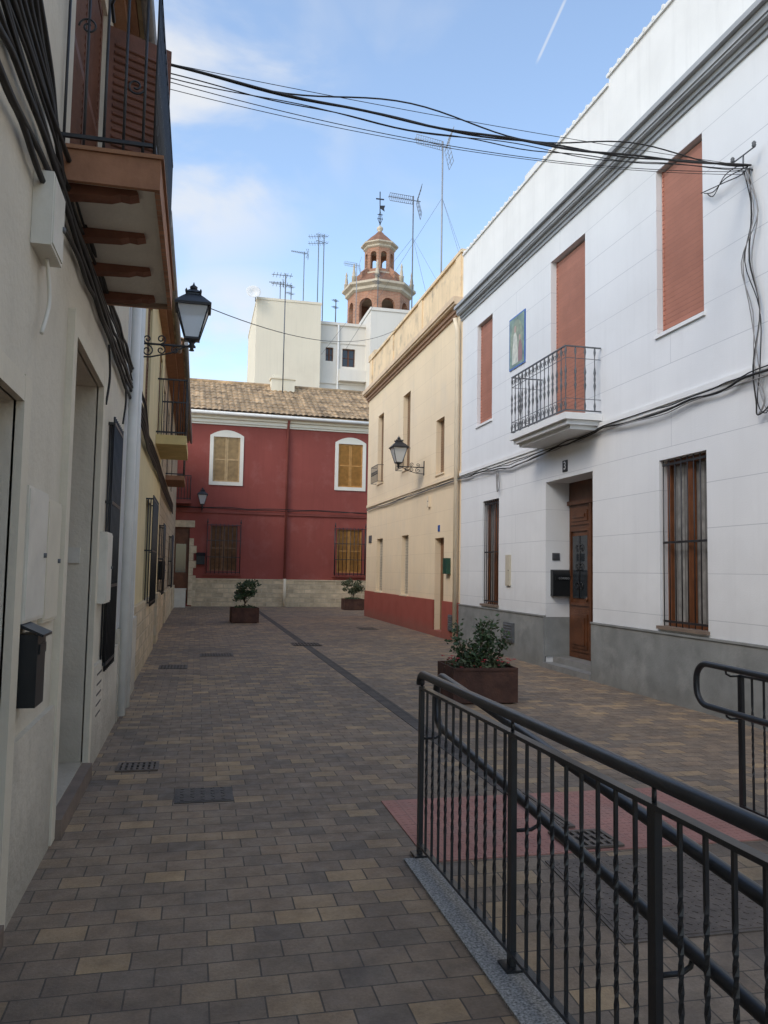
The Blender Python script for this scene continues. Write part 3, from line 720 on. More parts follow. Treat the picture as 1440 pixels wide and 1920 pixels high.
for z in(4.22,5.26):
    q.box(xa,xb,yf-.015,yf+.015,z-.015,z+.015)
    for x in(xa,xb): q.box(x-.015,x+.015,yf+.015,0,z-.015,z+.015)
for i in range(17): q.tube([(xa+(xb-xa)*i/16,yf,4.16),(xa+(xb-xa)*i/16,yf,5.26)],.010,5)
for x in(xa,xb):
    for k in range(1,6): q.tube([(x,yf*k/5.5,4.16),(x,yf*k/5.5,5.26)],.010,5)
part('railing',b2,q,iron)
eaves(lc,0,7.4,6.5,.22,orangepl,1.6)
ld=top('tan_stone_house','Tan stone faced house with brown eaves','house',(-.93,18.6,0),rad(90))
Hd=[(1.2,2.2,1.0,2.6),(4.2,5.2,.15,2.6),(1.2,2.2,4.1,6.0),(4.2,5.2,4.1,6.0),(8,9,1,2.6),(8,9,4.1,6.0),(11,12,.15,2.6)]
wall(ld,0,14.9,0,6.7,Hd,leftbrn,.2,5)
plinths(ld,((0,4.2),(5.2,11),(12,14.9)),.9,.06,stone,'stone_plinth')
for h in Hd:
    louvre(ld,*h[:4],.06,wooddk,2)
    if h[2]==1.0: grille(ld,h[0]-.05,h[1]+.05,h[2]-.05,h[3]+.05,-.12,8,iron,.012,(.5,),cage=.12)
b3=part('balcony',ld,MB().box(3.8,5.8,-.5,-.002,3.98,4.1),orangepl)
q=MB()
for i in range(14): q.tube([(3.85+1.9*i/13,-.47,4.1),(3.85+1.9*i/13,-.47,5.1)],.012,5)
for z in(4.15,5.1):
    q.box(3.85,5.75,-.485,-.455,z-.015,z+.015)
    for x in(3.85,5.75): q.box(x-.015,x+.015,-.455,0,z-.015,z+.015)
part('railing',b3,q,iron)
eaves(ld,0,14.9,6.7,.42,orangepl,1.8)
wallbox('mailbox','Small black mailbox on tan stone wall','mailbox',20.2,20.6,1.3,1.75,.15,blackbox,-.93,1)
wallbox('meter_box','White plastic meter cupboard on off white wall','meter box',3.96,4.45,1.33,1.97,.03,plastic,-.8,1)
wallbox('meter_box','Narrow beige meter door on off white wall','meter box',4.47,4.88,1.30,1.95,.028,leftstone,-.8,1)
wallbox('meter_box','Off white meter box beside barred window','meter box',6.82,7.22,1.30,1.88,.08,plastic,-.8,1)
wallbox('gas_vent_door','Dark metal service hatch low on wall','service hatch',6.95,7.35,.28,.78,.045,blackbox,-.83,1,5)
wallbox('junction_box','Weathered white electrical junction box under balcony','junction box',3.86,4.16,3.08,3.43,.09,plastic,-.8,1)
mx=top('mailbox','Black metal mailbox with sloping lid on plaster wall','mailbox',(-.79,4.06,.95),rad(90))
part('box',mx,MB().box(-.10,.10,-.09,-.002,0,.33),blackbox)
q=MB();q.add([(-.112,-.115,.32),(.112,-.115,.32),(.112,0,.37),(-.112,0,.37),(-.112,-.115,.332),(.112,-.115,.332),(.112,0,.385),(-.112,0,.385)],[(0,3,2,1),(4,5,6,7),(0,1,5,4),(1,2,6,5),(3,7,6,2),(0,4,7,3)])
part('lid',mx,q,blackbox);part('slot_flap',mx,MB().box(-.075,.075,-.098,-.091,.24,.285),blackbox)
# cable bundle along the left
for k in range(9):
    z=3.42+.04*k+random.uniform(-.01,.01);r=random.choice((.008,.011,.015))
    pts=[(-.76+.008*(k%3),Y,z+random.uniform(-.04,.04)+(.12*math.sin(Y*1.3+k) if Y<5 else 0)*.4) for Y in (0.5,1.8,2.6,3.4,4.4,5.4,6.6,7.6,8.7,9.6,11)]
    pts+=[(-.82,13,z-.03*k*.2),(-.82,16,z),(-.86,20,z),(-.88,28,z)]
    cable('wall_cable',smoothp(wob(pts,.02,3),3),r,cablem,'Thick black cable bundle clipped along house fronts',GW)
for k in range(5):
    z=3.75+.11*k
    pts=[(-.76,1.0,z+.5),(-.75,2.4,z+.15-.05*k),(-.73,3.1,z-.05),(-.75,3.9,z-.12*k*.6),(-.76,4.4,3.62)]
    cable('wall_cable',smoothp(wob(pts,.03,3),3),.012,cablem,'Loose black cables rising along off white wall',GW)
for k,(Y,z0,z1) in enumerate(((4.05,3.08,2.7),(6.74,3.4,2.9),(9.4,3.6,4.6),(8.2,3.5,3.0))):
    cable('wall_cable',smoothp([(-.76,Y,z0),(-.75,Y+.06,(z0+z1)/2),(-.76,Y-.04,z1)],6),.010,cablem if k else plastic,'Short vertical cable on off white wall',GW)

# ================================================================== RED HOUSE
RY=34.5
rd=top('red_house','Two storey dark red house with clay tile roof and stone plinth','house',(-1.9,RY,0),rad(1.6))
ur=lambda X:X+1.9
wl=[(.50,1.62,5.28,7.2),(5.92,7.02,5.28,7.2)]
ll=[(.48,1.62,1.5,3.4),(5.94,7.06,1.5,3.4)]
Hr=[(ur(a),ur(b),c,d,.2) for a,b,c,d in wl+ll]+[(ur(-1.02),ur(-.36),.1,3.3,.3)]
wall(rd,0,14,0,7.75,Hr,redwall,.2,7)
part('stone_plinth',rd,MB().box(ur(-.2),14,-.08,.01,0,1.12),stone);part('stone_plinth',rd,MB().box(0,ur(-1.1),-.08,.01,0,1.12),stone)
part('plinth_cap',rd,MB().box(ur(-.2),14,-.10,.01,1.12,1.17),stone2)
steps(rd,'cornice',-.1,14,[(7.72,7.80,.06),(7.80,7.95,.12),(7.95,8.05,.22),(8.05,8.12,.30)],creamtrim)
steps(rd,'string_course',0,14,[(3.93,4.03,.05)],redtrim)
for a,b,c,d in wl:
    A,B=ur(a)-.15,ur(b)+.15;q=MB();n=10;cx=(A+B)/2;R=(B-A)/2
    q.box(A,ur(a),-.04,.01,c-.15,d);q.box(ur(b),B,-.04,.01,c-.15,d);q.box(ur(a),ur(b),-.039,.01,c-.15,c)
    for i in range(n):
        t0=-1+2*i/n;t1=-1+2*(i+1)/n;h0=.24*(1-t0*t0)+.06;h1=.24*(1-t1*t1)+.06
        x0_,x1_=cx+R*t0,cx+R*t1
        q.quad((x0_,-.04,d),(x1_,-.04,d),(x1_,-.04,d+h1),(x0_,-.04,d+h0));q.quad((x0_,-.04,d+h0),(x1_,-.04,d+h1),(x1_,.01,d+h1),(x0_,.01,d+h0))
    part('window_surround',rd,q,creamtrim)
louvre(rd,ur(.50),ur(1.62),5.28,7.2,.02,woodgrey,2);louvre(rd,ur(5.92),ur(7.02),5.28,7.2,.02,woodor,2)
for i,(a,b,c,d) in enumerate(ll):
    louvre(rd,ur(a),ur(b),c,d,.06,woodor if i else woodmid,2)
    grille(rd,ur(a)-.12,ur(b)+.12,c-.12,d+.08,-.22,9,iron,.014,(.33,.66),cage=.22,finial=True)
    part('sill',rd,MB().box(ur(a)-.2,ur(b)+.2,-.1,.1,c-.2,c-.14),redtrim)
part('drainpipe',rd,MB().tube([(ur(3.66),-.09,1.2),(ur(3.66),-.09,7.8),(ur(3.66),-.3,8.05)],.055,10),redtrim)
part('drainpipe_foot',rd,MB().tube([(ur(3.66),-.14,.02),(ur(3.66),-.14,1.2)],.065,10),pipec)
part('gutter',rd,MB().tube([(-.1,-.42,8.17),(14,-.42,8.10)],.08,8),pipew)
tileroof(rd,-.1,14,-.48,8.22,3.6,10.35,tiles)
part('roof_ridge',rd,MB().tube([(-.1,3.6,10.38),(14,3.6,10.38)],.11,8),tiles)
part('chimney',rd,MB().box(ur(3.2),ur(4.3),2.9,3.5,9.6,10.6).box(ur(3.15),ur(4.35),2.85,3.55,10.6,10.68).box(ur(3.3),ur(3.6),3.0,3.3,10.68,10.85),blockw)
A,B=ur(-1.02),ur(-.36)
for k in range(9):
    z=.05+k*.31;w=.30 if k%2 else .18
    part('quoin_stone',rd,MB().box(B,B+w,-.09,.01,z,z+.30),stone2)
part('lintel_stone',rd,MB().box(A-.05,B+.20,-.055,.01,3.3,3.58),stone2)
dd=part('door',rd,MB().box(A,B,.2,.25,.1,3.3).box(A+.1,B-.1,.17,.2,.3,1.2),woodbr)
part('door_glass',dd,MB().box(A+.12,B-.12,.18,.199,1.4,2.6),glass)
bb=part('balcony',rd,MB().box(ur(-1.3),ur(-.35),-.7,-.002,4.25,4.40),redtrim)
q=MB()
for i in range(8): q.tube([(ur(-1.25)+.85*i/7,-.66,4.4),(ur(-1.25)+.85*i/7,-.66,5.4)],.014,5)
for z in(4.45,5.4): q.box(ur(-1.27),ur(-.38),-.675,-.645,z-.015,z+.015).box(ur(-.41),ur(-.38),-.645,0,z-.015,z+.015)
for k in range(4): q.tube([(ur(-.40),-.15*k-.1,4.4),(ur(-.40),-.15*k-.1,5.4)],.014,5)
part('railing',bb,q,iron)
for k in range(2): cable('wall_cable',smoothp(wob([(-1.5,RY-.12,4.12+.08*k),(2,RY-.0,4.10+.05*k),(5,RY+.06,4.16),(9,RY+.18,4.1)],.03,4),3),.016,cablem,'Black cable along red facade string course',GW)
lamp(.11,RY+.05,4.15,.55,0,'Small black wall lantern on red house',.95)
mb_=top('mailbox','Small black mailbox on red wall by doorway','mailbox',(.12,RY+.05,1.75),0)
part('box',mb_,MB().box(-.17,.17,-.16,-.0,0,.36),blackbox)
q=MB().add([(-.19,-.19,.36),(.19,-.19,.36),(.19,0,.36),(-.19,0,.36),(-.19,0,.5),(.19,0,.5)],[(0,1,5,4),(0,4,3),(1,2,5),(0,3,2,1),(2,3,4,5)]);part('lid',mb_,q,blackbox)
pot=top('utility_cabinet','Small white boxed utility unit by doorway','cabinet',(-.65,RY-.9,0));part('case',pot,MB().box(-.22,.22,-.15,.15,0,.72).box(-.24,.24,-.17,.17,.72,.76),plastic)
# ================================================================== BACK BLOCKS
bk=top('apartment_block','Tall cream rendered apartment block with blank side wall','apartment block',(3.1,50,0))
wall(bk,0,4.1,0,18.6,[],blockw,.3,9)
part('parapet',bk,MB().box(-.03,4.13,-.03,.25,18.6,18.75).box(-.03,.25,.25,9,18.6,18.75),blockw)
b2=top('apartment_block','White apartment block with small balconied windows','apartment block',(7.22,50.8,0))
Hb=[(.45,.95,15.2,16.1,.2),(1.55,2.4,14.9,16.1,.25),(.45,.95,12.1,12.9,.2),(1.55,2.4,11.9,13.0,.25)]
wall(b2,0,3.1,0,17.75,Hb,blockw2,.25,9)
for h in Hb: window(b2,*h[:4],.18,wooddk,glass,2,1)
for l in ((13.7,13.85,.08),(17.6,17.78,.1),(16.4,16.48,.05)): steps(b2,'string_course',0,3.1,[l],blockw2)
part('drainpipe',b2,MB().tube([(1.25,-.1,2),(1.25,-.1,17.6)],.06,8),pipew)
part('balcony_wall',b2,MB().box(1.3,3.09,-.5,0-.002,13.86,14.6),blockw2)
b3=top('apartment_block','White apartment block with roof terrace below bell tower','apartment block',(10.3,49.2,0))
wall(b3,0,9,0,18.3,[(1.2,2.0,14.5,15.9),(4,5,14.5,15.9)],blockw2,.25,9)
for h in ((1.2,2.0,14.5,15.9),(4,5,14.5,15.9)): window(b3,*h,.18,wooddk,glass,2,1)
part('parapet',b3,MB().box(-.05,9,-.05,.2,18.3,18.5).box(-.05,.2,.2,9,18.3,18.5),blockw2)
part('stair_house',b3,MB().box(.2,2.0,2,6,18.3,18.95),blockw2)
part('roof_hut',b2,MB().box(.3,1.9,1.5,4,17.75,18.2),blockw2)

# ================================================================== BELL TOWER
T=top('bell_tower','Octagonal orange brick church bell tower with lantern and iron cross','bell tower',(15.35,70,0))
def octo(mb,r,z0,z1,open_w,spring,th,sill,rise=None):
    ap=r*math.cos(math.pi/8);half=r*math.sin(math.pi/8)
    for k in range(8):
        i0=len(mb.v);mb.archpanel(-half,half,z0,z1,-open_w/2,open_w/2,spring,0,th,rise,sill,8)
        mb.xf(Matrix.Rotation(k*math.pi/4+.12,4,'Z')@Matrix.Translation((0,-ap,0)),i0)
R8=math.pi/8+.12-math.pi/2
q=MB().lathe((0,0,0),[(2.86,0),(2.86,22.5)],8,R8,False);part('shaft',T,q,brickm)
q=MB();octo(q,2.85,22.5,26.4,1.25,25.1,.45,23.0);part('belfry',T,q,brickm)
part('belfry_floor_moulding',T,MB().lathe((0,0,0),[(2.98,22.3),(2.98,22.5)],8,R8,False),towstone)
part('belfry_cornice',T,MB().lathe((0,0,0),[(2.9,26.35),(3.1,26.5),(3.1,26.75),(3.4,26.95),(3.4,27.15),(3.1,27.22)],8,R8,False),towstone)
q=MB();q.lathe((0,0,0),[(2.8,27.2),(1.5,28.5)],8,R8,False);part('skirt_roof',T,q,towroof)
q=MB();octo(q,1.36,28.4,30.9,.60,30.2,.25,28.9);part('lantern',T,q,brickm)
part('lantern_base_moulding',T,MB().lathe((0,0,0),[(1.58,28.3),(1.58,28.55),(1.36,28.6)],8,R8,False),towstone)
part('lantern_cornice',T,MB().lathe((0,0,0),[(1.38,30.85),(1.5,30.95),(1.5,31.1),(1.74,31.25),(1.74,31.38),(1.55,31.42)],8,R8,False),towstone)
q=MB();q.lathe((0,0,0),[(1.62,31.42),(1.08,31.95),(.55,32.4),(.22,32.75)],8,R8,False);part('lantern_roof',T,q,towroof)
for k in range(8):
    a=R8+k*math.pi/4;c=(3.0*math.cos(a),3.0*math.sin(a),27.2);q=MB()
    q.lathe(c,[(.2,0),(.2,.5),(.24,.55),(.14,.65),(.16,.8),(.08,1.3),(.12,1.4),(.03,1.75)],8);part('pinnacle',T,q,towstone)
    c2=(1.85*math.cos(a),1.85*math.sin(a));q=MB()
    q.obox((c2[0],c2[1],28.2),(math.cos(a)*.33,math.sin(a)*.33,-.3),(-math.sin(a)*.12,math.cos(a)*.12,0),(0,0,.5));part('buttress',T,q,brickm)
q=MB()
q.lathe((0,0,32.7),[(.22,0),(.15,.1),(.30,.3),(.30,.45),(.12,.6),(.05,.7)],10);part('finial',T,q,towstone)
q=MB();q.tube([(0,0,33.3),(-.05,0,36.6)],.05,6);q.box(-.42,.34,-.04,.04,35.85,35.95)
for z in(34.0,34.4): q.box(-.25,.25,-.03,.03,z,z+.05)
q.tube([(0,0,33.5),(-.22,0,34.0),(0,0,34.8),(.22,0,34.0),(0,0,33.5)],.03,5)
q.add([(.0,0,35.0),(.42,0,34.75),(.36,0,35.05),(.46,0,35.35),(.0,0,35.3)],[(0,1,2,3,4)])
part('iron_cross',T,q,iron)
q=MB()
q.lathe((0,0,23.2),[(.9,0),(.85,.2),(.6,.7),(.5,1.1),(.2,1.3)],14);q.box(-2.2,2.2,-.1,.1,24.4,24.6);part('bell',T,q,castiron)

# ================================================================== ANTENNAS
def antenna(x,y,z0,z1,kind,label,ang=0,s=1.0,r=.03,mat=None,guys=False):
    mat=mat or alud
    o=top('television_antenna',label,'antenna',(x,y,z0),rad(ang),'television antennas on the roofs')
    h=z1-z0;part('mast',o,MB().tube([(0,0,0),(0,0,h)],r,6),mat)
    q=MB()
    if kind=='yagi':
        q.tube([(-.9*s,0,h-.1),(.25*s,0,h-.1)],.018,5)
        for i in range(9):
            xx=-.85*s+i*.12*s;l=.16*s+.012*i*s;q.tube([(xx,-l*.9,h-.1),(xx,l*.9,h-.1)],.010,4)
            q.tube([(xx,-l*.3,h-.1-l*.5),(xx,l*.3,h-.1+l*.5)],.008,4)
        for zz in(-.22,-.1,.1,.22):
            for m in(-1,1): q.tube([(.22*s,-.25*s,h-.1+zz*s),(.30*s+.1*s*abs(zz),.25*s,h-.1+zz*s*1.5)],.009,4)
        q.tube([(.25*s,0,h-.45*s),(.25*s,0,h+.25*s)],.012,4);q.tube([(.12*s,0,h-.42*s),(.25*s,0,h-.1),(.12*s,0,h+.22*s)],.012,4)
    elif kind=='grid':
        q.tube([(-.85*s,0,h-.15),(.25*s,0,h-.15)],.014,5)
        for i in range(12):
            xx=-.82*s+i*.07*s
            for m in(-1,1): q.tube([(xx,0,h-.15+m*.03),(xx+.03*s,0,h-.15+m*.13*s)],.007,4)
            q.tube([(xx,-.1*s,h-.15),(xx,.1*s,h-.15)],.006,4)
        for m in(-1,1): q.tube([(-.8*s,0,h-.15+m*.13*s),(.0,0,h-.15+m*.13*s)],.009,4)
        for i in range(9):
            t=-.48+.12*i;q.tube([(.06*s+abs(t)*.3*s,-.25*s,h-.15+t*s),(.20*s+abs(t)*.3*s,.25*s,h-.15+t*s)],.008,4)
        for yy in(-.22,0,.22): q.tube([(.13*s+.14*s+yy*.25*s,yy*s,h-.15-.48*s),(.13*s+yy*.25*s,yy*s,h-.15),(.27*s+yy*.25*s,yy*s,h-.15+.48*s)],.009,4)
    else:
        for k,zz in enumerate((-.1,-.55)):
            q.tube([(-.7*s,0,h+zz),(.35*s,0,h+zz)],.016,5)
            for i in range(6): q.tube([(-.6*s+i*.17*s,-.35*s,h+zz),(-.6*s+i*.17*s,.35*s,h+zz)],.010,4)
    part('aerial',o,q,alu if mat is alu else alud)
    if guys:
        for k in range(3):
            a=rad(120*k+20);part('guy_wire',o,MB().tube([(0,0,h*.72),(math.cos(a)*3.2,math.sin(a)*3.2,.0)],.005,4),alud)
    return o
antenna(7.30,24.0,8.8,15.55,'grid','Tall white roof antenna mast above the parapet',12,1.2,.026,alu,True)
antenna(6.42,24.3,8.8,13.75,'grid','Tilted grid antenna on mast over yellow house',5,1.0,.020,None,True)
antenna(3.63,37.3,9.6,15.65,'comb','Antenna mast rising from clay tile roof',0,.95,.030)
antenna(7.0,50.5,18.2,23.4,'comb','Thin comb antenna on apartment block roof',-15,1.0,.030)
antenna(7.45,51.2,17.7,23.8,'comb','Thin comb antenna on apartment block roof',20,.85,.030)
antenna(6.2,51.5,18.2,22.6,'yagi','Small rooftop antenna on cream block',10,1.0,.028)
antenna(5.3,50.6,18.4,19.9,'comb','Short rooftop antenna on cream block',40,.6,.03)
antenna(4.6,50.6,18.4,20.1,'yagi','Short rooftop antenna on cream block',0,.8,.03)
antenna(9.75,51.5,18,22.2,'grid','White grid antenna beside bell tower',10,1.1,.028,alu)
antenna(8.3,51.0,17.8,19.4,'comb','Short rooftop antenna on white block',50,.5,.04)
antenna(10.9,50,18.3,21.0,'comb','Thin antenna before bell tower',50,.7,.03)
antenna(8.6,26.5,8.8,12.4,'yagi','Small roof antenna behind parapet',70,.5,.02)
antenna(6.75,20.5,8.8,10.3,'comb','Bare roof mast behind parapet',70,.15,.03)
ds=top('satellite_dish','White satellite dish on corner of cream block','satellite dish',(3.0,49.9,18.4))
q=MB();pr=[(.02,0),(.2,.03),(.4,.12),(.46,.17),(.45,.18),(.2,.05),(.02,.02)];q.lathe((0,0,0),pr,18);q.xf(Matrix.Translation((-.15,-.2,.45))@Matrix.Rotation(rad(70),4,'X'))
part('dish',ds,q,whitetrim);part('dish_arm',ds,MB().tube([(0,0,0),(0,0,.4),(-.15,-.2,.45)],.03,6),alud)

# ================================================================== OVERHEAD CABLES
def sag(a,b,s,n=28,wav=0,ph=0,fr=19):
    a=V(a);b=V(b);out=[]
    for i in range(n+1):
        t=i/n;p=a.lerp(b,t);p.z-=4*s*t*(1-t)-wav*math.sin(t*fr+ph)*math.sin(math.pi*t)**.5;out.append(p)
    return out
GO='cables strung across the street'
A=(-.55,6.5,5.72);B=(5.88,7.5,6.2)
for k,(s,r,wv,dz,ph,fr) in enumerate(((.17,.011,.012,0,0,27),(.165,.008,.020,.01,1,22),(.06,.007,.085,.03,2.6,15),(.18,.005,.014,-.02,0,31),(.22,.0035,0,-.07,1,9),(.05,.003,0,.09,0,9),(.19,.003,0,-.10,3,9),(.14,.0045,.028,.02,4,19))):
    cable('overhead_cable',sag((A[0],A[1]+.03*k,A[2]+dz),(B[0],B[1]+.02*k,B[2]+dz*.5),s,44,wv,ph,fr),r,cablem,'Black cable sagging across street between houses',GO)
cable('overhead_cable',sag((-.17,10.0,4.9),(6.0,24,9.3),.5),.006,cablem,'Thin cable from lantern up to yellow parapet',GO)
for k in range(3):
    pts=[(5.85,8.25+.06*k,6.22+.03*k),(5.83,8.1,6.12+.05*k),(5.80,7.85,6.24-.04*k),(5.84,7.62,6.26-.06*k),(5.84,7.5,6.18)]
    cable('overhead_cable',smoothp(pts,6),.006,cablem,'Loose cable loops on white house wall',GO)
insul=top('cable_bracket','Iron cable bracket fixed on white wall','bracket',(5.9,7.5,6.15),rad(-90))
part('arm',insul,MB().tube([(0,0,0),(0,-.12,0),(0,-.12,.15)],.010,6).tube([(-.2,-.12,.15),(.2,-.12,.15)],.008,6),greyiron)
for sx in(-.18,.18): part('insulator',insul,MB().lathe((sx,-.12,.15),[(.015,0),(.025,.02),(.02,.04),(.025,.05),(.01,.07)],8),greyiron)

# ================================================================== RAMP RAILINGS
def twisted(mb,x,y,z0,z1,s=.0056):
    h=z1-z0;N=34;vs=[];fs=[]
    for i in range(N+1):
        t=i/N;a=0
        if t>.22: a=min((t-.22)/.56,1)*math.pi*4.5
        ss=s*(1.08 if .22<t<.78 else 1)
        for k in range(4):
            q=a+math.pi/4+k*math.pi/2;vs.append((x+ss*1.414*math.cos(q),y+ss*1.414*math.sin(q),z0+h*t))
    for i in range(N):
        for k in range(4): fs.append((i*4+k,i*4+(k+1)%4,(i+1)*4+(k+1)%4,(i+1)*4+k))
    mb.add(vs,fs)
def uloop(x0,xe,y,zt,zb,sl,rb=.12):
    p=[(xe,y,zt-sl*xe),(xe*.5,y,zt-sl*xe*.5),(x0+rb,y,zt)]
    n=8;c=(zt-rb)
    for i in range(1,n+1):
        a=math.pi/2*i/n;p.append((x0+rb-rb*math.sin(a),y,c+rb*math.cos(a)))
    c2=zb+rb
    for i in range(0,n+1):
        a=math.pi/2*i/n;p.append((x0+rb-rb*math.cos(a),y,c2-rb*math.sin(a)))
    p+=[(xe*.5,y,zb-sl*xe*.5),(xe,y,zb-sl*xe)]
    return p
def fence(label,loc,rz,length,posts,hy,topbar=True,sl=S,x0=-.10):
    o=top('ramp_railing',label,'railing',loc,rz,'railings beside the ramp')
    for x in posts:
        q=MB().box(x-.02,x+.02,-.012,.012,0,.93)
        q.tube([(x,0,.93),(x,0,.985)],.008,6)
        q.box(x-.05,x+.05,-.04,.04,0,.012)
        part('post',o,q,rail)
    part('top_rail',o,MB().box(posts[0],length,-.018,.018,.925,.94),rail);part('bottom_rail',o,MB().box(posts[0],length,-.015,.015,.055,.07),rail)
    x=posts[0]+.11
    while x<length:
        if all(abs(x-p)>.04 for p in posts):
            q=MB();twisted(q,x,0,.07,.925);part('baluster',o,q,rail)
        x+=.112
    if topbar:
        p=[(length,.0,1.005),(length/2,0,1.005),(.03,0,1.005)]+[(.03-.06*math.sin(a),0,.945+.06*math.cos(a)) for a in [math.pi/2*i/6 for i in range(1,7)]]
        part('top_handrail',o,MB().tube(p,.024,14),rail)
    q=MB().tube(uloop(x0,length,hy,.99,.70,sl),.022,14);part('inner_handrail',o,q,rail)
    for x in posts:
        for zz in ((.70,) if topbar else (.985,.70)):
            q=MB().tube([(x,0,zz-sl*x-.055),(x,hy*.7,zz-sl*x-.055),(x,hy*.95,zz-sl*x-.04),(x,hy,zz-sl*x-.015)],.008,6);part('handrail_bracket',o,q,rail)
    return o
fence('Black steel ramp railing with twisted bars and round handrails',(1.272,4.46,0.01),math.atan2(-4.26,.06),4.8,[0,1.31,2.34,3.45,4.6],.12)
fence('Black steel ramp railing with looped handrail end',(3.63,4.82,0),math.atan2(-4.26,.06),4.8,[0,1.32,2.42,3.55,4.7],-.12,False,.02,-.32)

# ================================================================== PLANTERS
def leaves(n,c,rx,ry,rz,size,mb,bias=.5,stems=None):
    for i in range(n):
        if stems:
            s=random.choice(stems);t=random.random()**.6;p=s[0].lerp(s[1],t)+V((random.gauss(0,1),random.gauss(0,1),random.gauss(0,1)))*s[2]
        else:
            while 1:
                d=V((random.uniform(-1,1),random.uniform(-1,1),random.uniform(-1,1)))
                if .25<d.length<1: break
            p=V(c)+V((d.x*rx,d.y*ry,d.z*rz))
        a=V((random.gauss(0,1),random.gauss(0,1),random.gauss(0,.7)+.3)).normalized();b=a.cross(V((random.gauss(0,1),random.gauss(0,1),random.gauss(0,1)))).normalized()
        l=size*random.uniform(.6,1.3);w=l*.32;up=a.cross(b)*l*.12
        mb.add([p,p+a*l*.4+b*w+up,p+a*l,p+a*l*.4-b*w+up,p+a*l*.45],[(0,1,4),(1,2,4),(2,3,4),(3,0,4)])
def planter(x,y,w,d,h,rz,label):
    o=top('planter',label,'planter',(x,y,0),rz,'steel planters in the street');t=.012
    q=MB();a,b=w/2,d/2
    q.box(-a,a,-b,-b+t,.02,h);q.box(-a,a,b-t,b,.02,h);q.box(-a,-a+t,-b+t,b-t,.02,h);q.box(a-t,a,-b+t,b-t,.02,h)
    q.box(-a+.02,a-.02,-b-.012,-b+t,h-.03,h+.002);q.box(-a+.05,a-.05,-b+.05,b-.05,0,.02)
    part('box',o,q,corten);part('soil',o,MB().box(-a+t,a-t,-b+t,b-t,h-.1,h-.05),soil);return o
def shrub(x,y,z,kind,label,s=1):
    o=top('shrub',label,'shrub',(x,y,z),0,'shrubs growing in planters')
    if kind=='big':
        st=[];tw=MB()
        for i in range(14):
            a=random.uniform(0,6.28);r0=random.uniform(0,.16);p0=V((r0*math.cos(a)*1.3,r0*math.sin(a),0));r1=r0+random.uniform(.08,.26);hh=random.uniform(.28,.68)
            p1=V((r1*math.cos(a)*1.35,r1*math.sin(a),hh));st.append((p0,p1,.042));tw.tube([p0,p0.lerp(p1,.5)+V((.01,.01,.02)),p1],[.009,.006,.003],5)
        q=MB();leaves(1300,None,0,0,0,.058,q,stems=st);part('leaves',o,q,leafm)
        q=MB();leaves(850,(0,0,.07),.42,.36,.12,.05,q);part('low_leaves',o,q,leafm2)
        part('stems',o,tw,twig)
        q=MB()
        for i in range(40):
            a=random.uniform(0,6.28);r=random.uniform(.25,.46);c=(r*math.cos(a)*1.05,r*math.sin(a)*.9,random.uniform(.05,.2))
            for k in range(5):
                b=k*1.257;q.add([c,(c[0]+.022*math.cos(b),c[1]+.022*math.sin(b),c[2]+.01),(c[0]+.03*math.cos(b+.5),c[1]+.03*math.sin(b+.5),c[2]-.004),(c[0]+.022*math.cos(b+1),c[1]+.022*math.sin(b+1),c[2]+.01)],[(0,1,2,3)])
        part('flowers',o,q,flowerm)
    else:
        tw=MB();tw.tube([(0,0,0),(.01,0,.2),(0,.01,.4)],[.025,.018,.012],6)
        for i in range(9):
            a=i*.7;tw.tube([(0,0,.15+.02*i),(.15*math.cos(a),.15*math.sin(a),.35+.02*i),(.3*math.cos(a),.3*math.sin(a),.45+.02*i)],[.012,.008,.004],5)
        part('stems',o,tw,twig)
        q=MB()
        for i in range(17):
            a=random.uniform(0,6.28);r=random.uniform(.05,.34)*s;leaves(85,(r*math.cos(a),r*math.sin(a),.50+random.uniform(-.16,.26)*s),.13,.13,.11,.07,q)
        part('leaves',o,q,leafm if kind=='a' else leafm2)
        q=MB();leaves(350,(0,0,.05),.34,.3,.08,.06,q);part('low_leaves',o,q,leafm)
    return o
planter(3.50,9.75,.82,.80,.44,rad(-3),'Rusty steel planter box with flowering shrub in street')
shrub(3.50,9.75,.36,'big','Leafy green shrub with red flowers in planter')
planter(1.41,24.4,.80,.8,.45,rad(2),'Rusty steel planter box with round bush')
shrub(1.41,24.4,.38,'a','Round dark green bush in steel planter',1.15)
planter(6.25,32.4,.82,.8,.45,0,'Rusty steel planter box before red house')
shrub(6.25,32.4,.38,'b','Round olive green bush in steel planter',1.2)

# ================================================================== WORLD / LIGHT
w=bpy.data.worlds.new('World');SC.world=w;w.use_nodes=True;nt=w.node_tree;N=nt.nodes;L=nt.links
bg=N['Background'];sky=N.new('ShaderNodeTexSky');sky.sky_type='NISHITA';sky.sun_disc=False
EL=rad(42);AZ=math.atan2(-.85,-.53)
sky.sun_elevation=EL;sky.sun_rotation=AZ%(2*math.pi);sky.altitude=20;sky.air_density=1.0;sky.dust_density=1.0;sky.ozone_density=1.2
tc=N.new('ShaderNodeTexCoord')
def wm(op,a,b=None,c=None):
    n=N.new('ShaderNodeMath');n.operation=op
    for i,x in ((0,a),(1,b),(2,c)):
        if x is None: continue
        if isinstance(x,(int,float)): n.inputs[i].default_value=x
        else: L.new(x,n.inputs[i])
    return n.outputs[0]
def dot(v):
    n=N.new('ShaderNodeVectorMath');n.operation='DOT_PRODUCT';L.new(tc.outputs['Generated'],n.inputs[0]);n.inputs[1].default_value=v;return n.outputs['Value']
def mr(x,a,b,c=0,d=1,sm=True):
    n=N.new('ShaderNodeMapRange');n.interpolation_type='SMOOTHSTEP' if sm else 'LINEAR'
    L.new(x,n.inputs[0])
    for i,v in enumerate((a,b,c,d)): n.inputs[i+1].default_value=v
    return n.outputs[0]
